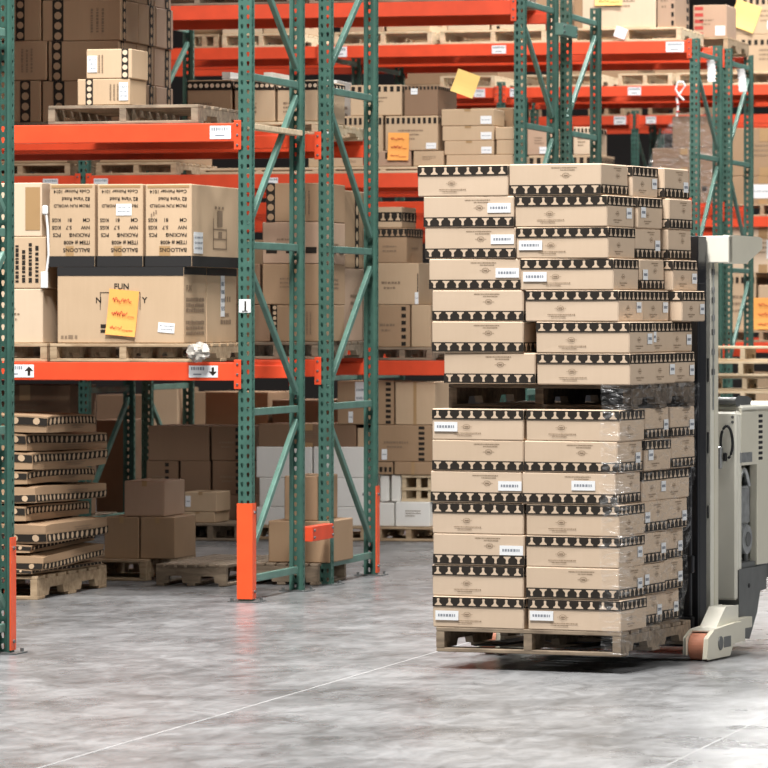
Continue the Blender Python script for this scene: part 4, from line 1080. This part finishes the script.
def load_pallet(label, z, a0, a1, dd=1.02, b0=0, mat='greywood'):
    c = W((a0 + a1) / 2, b0, 0)
    return pallet(label, c[0], c[1], z, round(a1 - a0, 3), dd, .107, mat, 'y', YAW, 'pallets of the double load')
load_pallet('raised pallet carrying the lower half of the tall double load', LH, La(436, 0), 0, .92)
LHT = Lh(410, 0, 0)
BW, BD = .432, .325
LAY = (LHT - (LH + .108)) / 7
bh = LAY - .0012
def load_carton(inv, bw, bd):
    def deco(mb, w, d, h):
        for sd, n in (('F', 8), ('R', 6)):
            f = Face(mb, sd, w, d, h); L = f.W
            if inv: f.pawnband(h * .03, h * .335, n, M['load'], True)
            else: f.pawnband(h * .665, h * .97, n, M['load'])
            e = (h * .63, h * .86, h * .79) if inv else (h * .42, h * .20, h * .13)
            f.emblem(L * (.62 if inv else .38), e[0], h * .085, M['greyink'])
            f.scrib(L * (.46 if inv else .24), e[1], L * (.74 if inv else .54), h * .035, M['greyink'], 3); f.scrib(L * (.56 if inv else .28), e[2], L * (.72 if inv else .44), h * .03, M['greyink'], 5)
    return carton_mesh(bw, bd, bh, 'load', deco, .005, .0015).mesh('carton')
LM = {True: load_carton(True, BW, BD), False: load_carton(False, BW, BD)}
LMS = {True: load_carton(True, BW, BD * .98), False: load_carton(False, BW, BD * .98)}
LABEL = MB().box(-.055, -.0012, -.021, .055, 0, .021, M['label'])
rq = random.Random(3); x = -.042
while x < .035:
    l = rq.uniform(.005, .014); LABEL.box(x, -.0018, -.005, x + l, -.0011, .006, M['labelink']); x += l + .004
LABEL = LABEL.mesh('shipping_label')
def put(label, inv, a_r, b0, z, dy=0, group='print banded cartons of the double load', labs=()):
    c = P0 + RL @ Vector((a_r - BW / 2, b0 + BD / 2, 0))
    o = link('carton', LM[inv], None, (c.x, c.y, z), (0, 0, YAW + dy)); tag(o, label, 'box', group)
    for sd, fx, fz in labs:
        if sd == 'F': l = link('shipping_label', LABEL, o, (fx * BW - BW / 2, -BD / 2 - .003, fz * bh))
        else: l = link('shipping_label', LABEL, o, (BW / 2 + .003, fx * BD - BD / 2, fz * bh), (0, 0, PI / 2))
        if sd == 'R': l.scale = (.55, 1, 1.1)
        l['label'] = 'white printed address label'
    return o
# per layer, from the top: (left inv, left right-edge px, right inv, right right-edge px, side inv (2nd, 3rd), 3rd shift)
UP = [(0, 513, 1, 602, (0, 1), .05, .02), (1, 517, 0, 608, (0, 1), .04, .01), (1, 519, 0, 609, (1, 1), .03, .0), (1, 520, 0, 613, (1, 0), .04, .0), (1, 523, 0, 618, (0, 0), .055, .0), (1, 523, 0, 629, (0, 0), -.06, -.035), (1, 535, 0, 630, (0, 0), -.05, -.03)]
LO = [(0, 523, 0, 619, (1, 1), .0, .0), (1, 523, 1, 617, (0, 1), .01, .01), (1, 524, 1, 615, (0, 0), -.01, .0), (0, 523, 0, 619, (1, 1), -.035, -.01), (1, 524, 0, 619, (1, 1), -.055, -.02), (0, 523, 1, 619, (1, 1), -.055, -.02), (0, 524, 0, 621, (1, 1), -.085, -.04)]
FL = {('u', 1): ('L', .84, .62), ('u', 2): ('L', .86, .62), ('u', 3): ('L', .86, .55), ('l', 0): ('L', .155, .42), ('l', 2): ('L', .87, .55), ('l', 4): ('L', .86, .5), ('l', 6): ('L', .16, .38)}
FR2 = {('u', 2): (.16, .42), ('u', 3): (.16, .42), ('l', 2): (.66, .6), ('l', 6): (.15, .45)}
nth = ['top', 'second', 'third', 'fourth', 'fifth', 'sixth', 'bottom']
UB = LHT + .1085
for key, T, z0, nm in (('l', LO, LH + .108, 'lower'), ('u', UP, UB, 'upper')):
    for i, (li, lr, ri, r_, sv, sh, s2_) in enumerate(T):
        z = z0 + LAY * (6 - i) + .0006
        dy = math.radians(rq.uniform(-.8, .8)) - (math.radians(2.0) if key == 'u' and i < 3 else 0)
        ar, al = La(r_, 0), La(lr, 0)
        lab_l = [('F',) + FL[(key, i)][1:]] if (key, i) in FL else []
        lab_r = [('F',) + FR2[(key, i)]] if (key, i) in FR2 else []
        put('banded tan carton, left front column of the %s pallet load, %s layer' % (nm, nth[i]), bool(li), min(al, ar - BW - .004), .004 + rq.uniform(-.004, .004), z, dy * .6, labs=lab_l)
        put('banded tan carton, right front column of the %s pallet load, %s layer' % (nm, nth[i]), bool(ri), ar, .0, z, dy * .6, labs=lab_r + ([('R', .8, .45)] if i in (1, 4, 5) else []))
        a2 = ar + s2_ + rq.uniform(-.006, .006)
        put('banded tan carton, second along the right side of the %s pallet load, %s layer' % (nm, nth[i]), bool(sv[0]), a2, BD + .012, z, math.radians(rq.uniform(-1, 1)), labs=[('R', .85, .45)] if i % 2 == 0 else [('R', .2, .5)])
        put('banded tan carton, third along the right side of the %s pallet load, %s layer' % (nm, nth[i]), bool(sv[1]), ar + sh, 2 * BD + .026, z, math.radians(rq.uniform(-1, 1)), labs=[('R', .85, .4)] if i in (0, 3, 4, 5, 6) else [])
        if sh < .08:
            pass
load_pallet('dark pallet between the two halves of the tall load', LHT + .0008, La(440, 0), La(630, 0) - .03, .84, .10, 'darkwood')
# clear stretch film round the lower right of the load
m = MB(); zl, zh = LH + .01, LHT + .11
n = 28; cols = []
for i in range(n + 1):
    t = i / n
    if t < .12: a, b = -.10 + .115 * t / .12, -.012
    else: a, b = .030, -.012 + (.95) * (t - .12) / .88
    cols.append((a, b))
nr = 22; vs = []
for j in range(nr + 1):
    for i, (a, b) in enumerate(cols):
        q = random.Random(i * 77 + j); wv = q.uniform(0, .012) + .006 * math.sin(j * 1.3 + i * .5)
        a_ = a - (.085 * (1 - j / nr) * max(0, i / n - .4) / .6 if i > 3 else 0)
        vs.append((a_ + max(0, wv) + .004, b - (.003 if i < 4 else 0), zl + (zh - zl) * j / nr))
m.add(vs, [(j * (n + 1) + i, j * (n + 1) + i + 1, (j + 1) * (n + 1) + i + 1, (j + 1) * (n + 1) + i) for j in range(nr) for i in range(n)], M['film'])
o = m.build('stretch_film', None, P0, (0, 0, YAW)); tag(o, 'clear wrinkled stretch film round the lower right side of the tall load', 'plastic film')
for pgn in o.data.polygons: pgn.use_smooth = True

T = empty('lift_truck', P0, YAW); tag(T, 'cream lift truck with black mast carrying the tall double pallet load', 'forklift')
def tp(name, mb, bevel=.006, parent=None): return mb.build(name, parent or T, bevel=bevel)
bm_ = 1.22
a0, a1 = La(684, bm_), La(698, bm_); mtop = Lh(236, a1, bm_)
m = MB()
# black lift mast: two channels and cross ties, right one in view
for (x0, x1) in ((a0, a1), (a0 - .62, a0 - .62 + (a1 - a0))):
    m.box(x0, bm_, .03, x1, bm_ + .025, mtop - .02, M['black']); m.box(x0, bm_ + .025, .03, x0 + .02, bm_ + .12, mtop - .02, M['black']); m.box(x1 - .022, bm_ + .025, .03, x1, bm_ + .12, mtop, M['black'])
    m.box(x1 - .045, bm_ - .02, Lh(284, a1, bm_), x1 + .008, bm_ + .075, mtop, M['black'])
for z in (.25, .95, mtop - .12): m.box(a0 - .6, bm_ + .06, z, a0 + .01, bm_ + .1, z + .1, M['black'])
tp('lift_mast', m, .004)
m = MB(); m.box(-.80, 1.115, .09, -.06, 1.15, .18, M['black']); m.box(-.80, 1.115, .38, -.06, 1.15, .46, M['black'])
for x in (-.78, -.55, -.32, -.09): m.box(x - .02, 1.12, .18, x + .02, 1.145, 1.0, M['black'])
m.box(-.80, 1.12, 1.0, -.06, 1.14, 1.34, M['black']); tp('fork_carriage', m)
for x in (-.66, -.23):
    m = MB(); m.prism([(1.115, .10), (.05, .106), (.05, .100), (1.115, .097 - .02), (1.15, .08), (1.15, .46), (1.115, .46)], x - .05, x + .05, M['black'], 'x'); tp('fork', m, 0)
# cream outer mast upright
bu = bm_ + .15
a2, a3 = La(704.5, bu), La(711.5, bu)
m = MB(); zt = Lh(250, a3, bu)
m.box(a2, bu, .10, a3 - .004, bu + .05, zt, M['creamlight']); m.box(a3 - .022, bu + .045, .10, a3, bu + .10, zt, M['cream']); m.box(a2 - .62, bu, .10, a2 - .55, bu + .17, zt, M['cream'])
for z0_, z1_ in ((.62, .68), (.92, 1.02), (1.25, 1.36)): m.box(a3 - .020, bu - .006, z0_, a3 - .013, bu + .004, z1_, M['black'])
tp('mast_upright', m, .004)
m = MB()
for i, pyy in enumerate((272, 290, 300, 318, 332, 352, 372)):
    z = Lh(pyy, a3, bu); m.cbox(a3 - .003, bu + .01, z - .014, a3 + .004, bu + .04, z + .014, M['alu' if i % 2 else 'skirt'], .002)
m.tube([(a3 + .002, bu + .02, Lh(410, a3, bu)), (a3 + .004, bu + .02, Lh(300, a3, bu)), (a3 + .002, bu + .02, Lh(262, a3, bu))], .004, M['alu'], 8)
tp('lift_chain', m, 0)
# cross head bracket at the top
ac = La(728.5, bu - .02); zt, zb = Lh(236, a2, bu), Lh(263, a2, bu)
m = MB(); m.box(a2 - .01, bu - .02, zb, ac, bu + .04, zt, M['creamlight'])
m.prism([(bu + .0, zb), (bu + .24, zb + .004), (bu + .44, zb + .065), (bu + .47, zb + .075), (bu + .47, zt - .01), (bu + .44, zt - .004), (bu, zt)], ac - .03, ac, M['cream'], 'x')
m.box(a2 - .6, bu + .0, zb + .02, a2, bu + .04, zt - .02, M['cream'])
tp('mast_crosshead', m, .005)
# body
bb_ = 1.62; ab = La(738.5, bb_); tb = Lh(405, ab, bb_)
m = MB(); m.cbox(-.80, bb_, .30, ab, bb_ + .05, tb - .03, M['creamlight'], .012)
m.cbox(-.80, bb_ + .04, tb - .05, ab, bb_ + .95, tb, M['creamlight'], .012)
b1, b2, b3_ = bb_ + .04, bb_ + .28, bb_ + .95
zr1, zr0 = Lh(466, ab, bb_), Lh(570, ab, bb_)
m.box(ab - .04, b1, zr1, ab, b2, tb - .02, M['cream']); m.box(ab - .04, b2, zr0 + .01, ab, b3_, tb - .02, M['cream']); m.box(ab - .04, b3_ - .04, zr0, -.78, b3_, tb - .02, M['cream']); m.box(-.80, b1, zr0, -.76, b3_, tb - .02, M['cream'])
body = tp('truck_body', m, .004)
m = MB(); m.cbox(La(717, bb_) - .02, bb_ - .028, Lh(600, ab, bb_), ab - .002, bb_ + .002, Lh(412, ab, bb_), M['creamlight'], .010)
for pz in (411, 416): m.cyl((ab - .02, bb_ - .03, Lh(pz + 6, ab, bb_)), (ab - .02, bb_ - .024, Lh(pz + 6, ab, bb_)), .007, M['skirt'], 10)
tp('front_panel', m, .0)
m = MB(); zc = tb + .002
m.prism([(bb_ - .0, zc), (bb_ + .20, zc), (bb_ + .21, zc + .018), (bb_ + .17, zc + .028), (bb_ + .03, zc + .034), (bb_ - .0, zc + .026)], -.72, ab - .01, M['skirt'], 'x'); tp('top_cover', m, .008)
for i in range(9):
    py = 416 + 5.3 * i
    m = MB(); by = bb_ + .295; zz = Lh(py, ab, by); m.cbox(ab - .006, by, zz - .008, ab + .0015, by + .06, zz + .008, M['rubber'], .003); m.build('vent_slot', body)
# recess with hydraulics
m = MB(); m.box(ab - .12, b1 - .005, zr0 + .01, ab - .10, b2 + .005, zr1, M['rubber']); m.box(ab - .1, b1 - .005, zr0, ab - .01, b2, zr0 + .03, M['skirt'])
zm = Lh(530, ab, bb_)
m.cbox(ab - .09, b1 + .03, zm + .02, ab - .02, b2 - .05, zr1 - .10, M['alu'], .01); m.cyl((ab - .08, (b1 + b2) / 2, zm - .05), (ab - .008, (b1 + b2) / 2, zm - .05), .07, M['alu'], 20); m.cyl((ab - .08, (b1 + b2) / 2, zm - .05), (ab - .002, (b1 + b2) / 2, zm - .05), .035, M['skirt'], 16)
m.cyl((ab - .05, b1 + .05, zr0 + .02), (ab - .05, b1 + .05, zr1 - .03), .018, M['alu'], 12); m.cyl((ab - .05, b2 - .03, zr0 + .02), (ab - .05, b2 - .03, zr1 - .06), .014, M['skirt'], 12)
pts = [(ab - .03, b1 + .04 + .16 * k / 10, zr1 - .02 - .08 * (1 - math.sin(PI * k / 10))) for k in range(11)]; m.tube(pts, .012, M['alu'], 8)
tp('hydraulic_unit', m, .003)
m = MB(); m.cbox(ab - .003, bb_ + .02, Lh(463, ab, bb_), ab + .0015, bb_ + .20, Lh(453, ab, bb_), M['alu'], .001); tp('data_plate', m, 0)
# grey lower chassis
m = MB(); zs0 = Lh(570, ab, bb_)
m.prism([(bb_, zs0), (bb_ + .40, zs0 + .0), (bb_ + .40, Lh(588, ab, bb_ + .4)), (bb_ + .31, Lh(590, ab, bb_ + .3)), (bb_ + .26, Lh(612, ab, bb_ + .26)), (bb_ + .15, Lh(638, ab, bb_ + .15)), (bb_ + .10, Lh(638, ab, bb_ + .1)), (bb_ + .0, Lh(618, ab, bb_))], ab - .10, ab + .004, M['skirt'], 'x')
m.box(-.78, bb_ + .0, Lh(612, ab, bb_), ab - .1, bb_ + .26, zs0, M['skirt']); m.box(-.78, bb_ + .26, Lh(586, ab, bb_), ab - .1, bb_ + .9, zs0, M['skirt']); m.cyl((ab, bb_ + .14, zs0 - .08), (ab + .008, bb_ + .14, zs0 - .08), .012, M['rubber'], 10)
tp('chassis_skirt', m, .006)
m = MB(); m.cyl((-.42, bb_ + .6, .115), (-.30, bb_ + .6, .115), .115, M['rubber'], 28); tp('drive_wheel', m, 0)
m = MB(); m.box(-.86, 1.30, .03, -.16, 1.60, .42, M['black']); tp('front_chassis', m, .006)
# outriggers with load wheels
def outrigger(s):
    am = 0 if s > 0 else None
    m = MB()
    aL, aR = La(687, .86), La(707, .86)
    if s < 0: aL, aR = -.905 - (aR - aL), -.905
    m.prism([(.80, .012), (1.12, .012), (1.17, .065), (1.33, .065), (1.33, .150), (1.20, .152), (.90, .135), (.82, .105)], aR, aR + .022, M['cream'], 'x')
    m.prism([(.82, .030), (1.12, .030), (1.17, .065), (1.33, .065), (1.33, .150), (1.20, .152), (.90, .135), (.82, .105)], aL - .004, aL + .01, M['cream'], 'x')
    m.box(aL, 1.08, .07, aR + .01, 1.34, .145, M['cream']); m.box(aL - .01, 1.2, .10, aL + .03, 1.70, .15, M['cream']); m.prism([(.90, .128), (1.2, .140), (1.2, .151), (.90, .138)], aL, aR + .02, M['creamlight'], 'x')
    if s > 0:
        m.prism([(1.02, .14), (1.33, .145), (1.33, .225), (1.15, .225)], aR - .09, aR - .01, M['creamlight'], 'x')
        m.cyl((aR + .020, .98, .075), (aR + .028, .98, .075), .032, M['skirt'], 16); m.box(aR + .018, 1.03, .05, aR + .024, 1.13, .10, M['skirt'])
    o = tp('outrigger', m, .006)
    wq = MB(); wq.cyl((aL + .013, .90, .062), (aR - .003, .90, .062), .061, M['wheel'], 32); wq.cyl((aL + .011, .90, .062), (aR - .001, .90, .062), .022, M['skirt'], 16)
    wo = wq.build('load_wheel', o); wo['label'] = 'orange polyurethane load wheel'
outrigger(1); outrigger(-1)
# cable loop
ca, cb = La(719, bb_ - .05), La(733, bb_ - .05); zc0, zc1 = Lh(459, ab, bb_), Lh(426, ab, bb_)
pts = []
for k in range(21):
    t = PI * (1.15 - 1.55 * k / 20)
    pts.append((ca + (cb - ca) * (.15 + .85 * max(0, math.cos(t) * .5 + .5)) - .004, bb_ - .045, (zc0 + zc1) / 2 + (zc1 - zc0) * .5 * math.sin(t)))
m = MB(); m.tube(pts, .0065, M['rubber'], 8); m.cbox(ca - .012, bb_ - .06, zc0 - .045, ca + .014, bb_ - .03, zc0 + .06, M['alu'], .006); m.cbox(ca + .02, bb_ - .055, zc0 - .01, ca + .036, bb_ - .035, zc0 + .03, M['rubber'], .004)
tp('cable_loop', m, 0)

# ------------------------------------------------------------------ light: high-bay strips over the aisles, added fill on the truck side, soft hall ambient
def area(name, x, y, z, sx, sy, power, col=(1, .975, .94), rot=(0, 0, 0)):
    l = bpy.data.lights.new(name, 'AREA'); l.shape = 'RECTANGLE'; l.size = sx; l.size_y = sy; l.energy = power; l.color = col
    o = bpy.data.objects.new(name, l); COL.objects.link(o); o.location = (x, y, z); o.rotation_euler = rot
    return o
K = 0.5
area('aisle_strip_light', -1.8, -2.3, 8.2, 5.0, .6, 900 * K)
for y, p in ((4.6, 170), (11, 1000), (17.4, 1050), (23.8, 850)):
    area('aisle_strip_light', .6, y, 8.2, 2.5, .6, p * K)
for y, p in ((.5, 480), (8, 520), (14.5, 380), (21, 260)):
    area('cross_aisle_light', 2.6, y, 8.2, 1.2, 2.5, p * K)
for y, p in ((-6.3, 1500), (-9.2, 3600)):
    area('cross_aisle_light', 1.9, y, 10.8, 1.6, 2.2, p * K)
area('truck_side_fill', 9.5, -5.0, 6.5, 3.0, 3.0, 560 * K, rot=(0, math.radians(65), 0))  # added fill lamp that brightens the right side of the truck
wd = bpy.data.worlds.new('hall'); S.world = wd; wd.use_nodes = True
bg = wd.node_tree.nodes['Background']; bg.inputs['Color'].default_value = (.82, .90, 1.0, 1); bg.inputs["Strength"].default_value = .07

# ------------------------------------------------------------------ camera
cd = bpy.data.cameras.new('camera'); cam = bpy.data.objects.new('camera', cd); COL.objects.link(cam)
cam.location = (CAM[0], CAM[1], EYE); cam.rotation_euler = (PI / 2, 0, TH)
cd.sensor_width = 36; cd.lens = 36 * F / 768; cd.shift_y = -(384 - HZ) / 768; cd.clip_start = .5; cd.clip_end = 200
cd.dof.use_dof = True; cd.dof.focus_distance = 21.5; cd.dof.aperture_fstop = 11
S.camera = cam
vs_ = S.view_settings; vs_.view_transform = 'Standard'; vs_.look = 'None'; vs_.gamma = 1; vs_.use_curve_mapping = False; vs_.exposure = 0.3
for o in list(bpy.data.objects):
    if 'dims' in o.keys(): del o['dims']
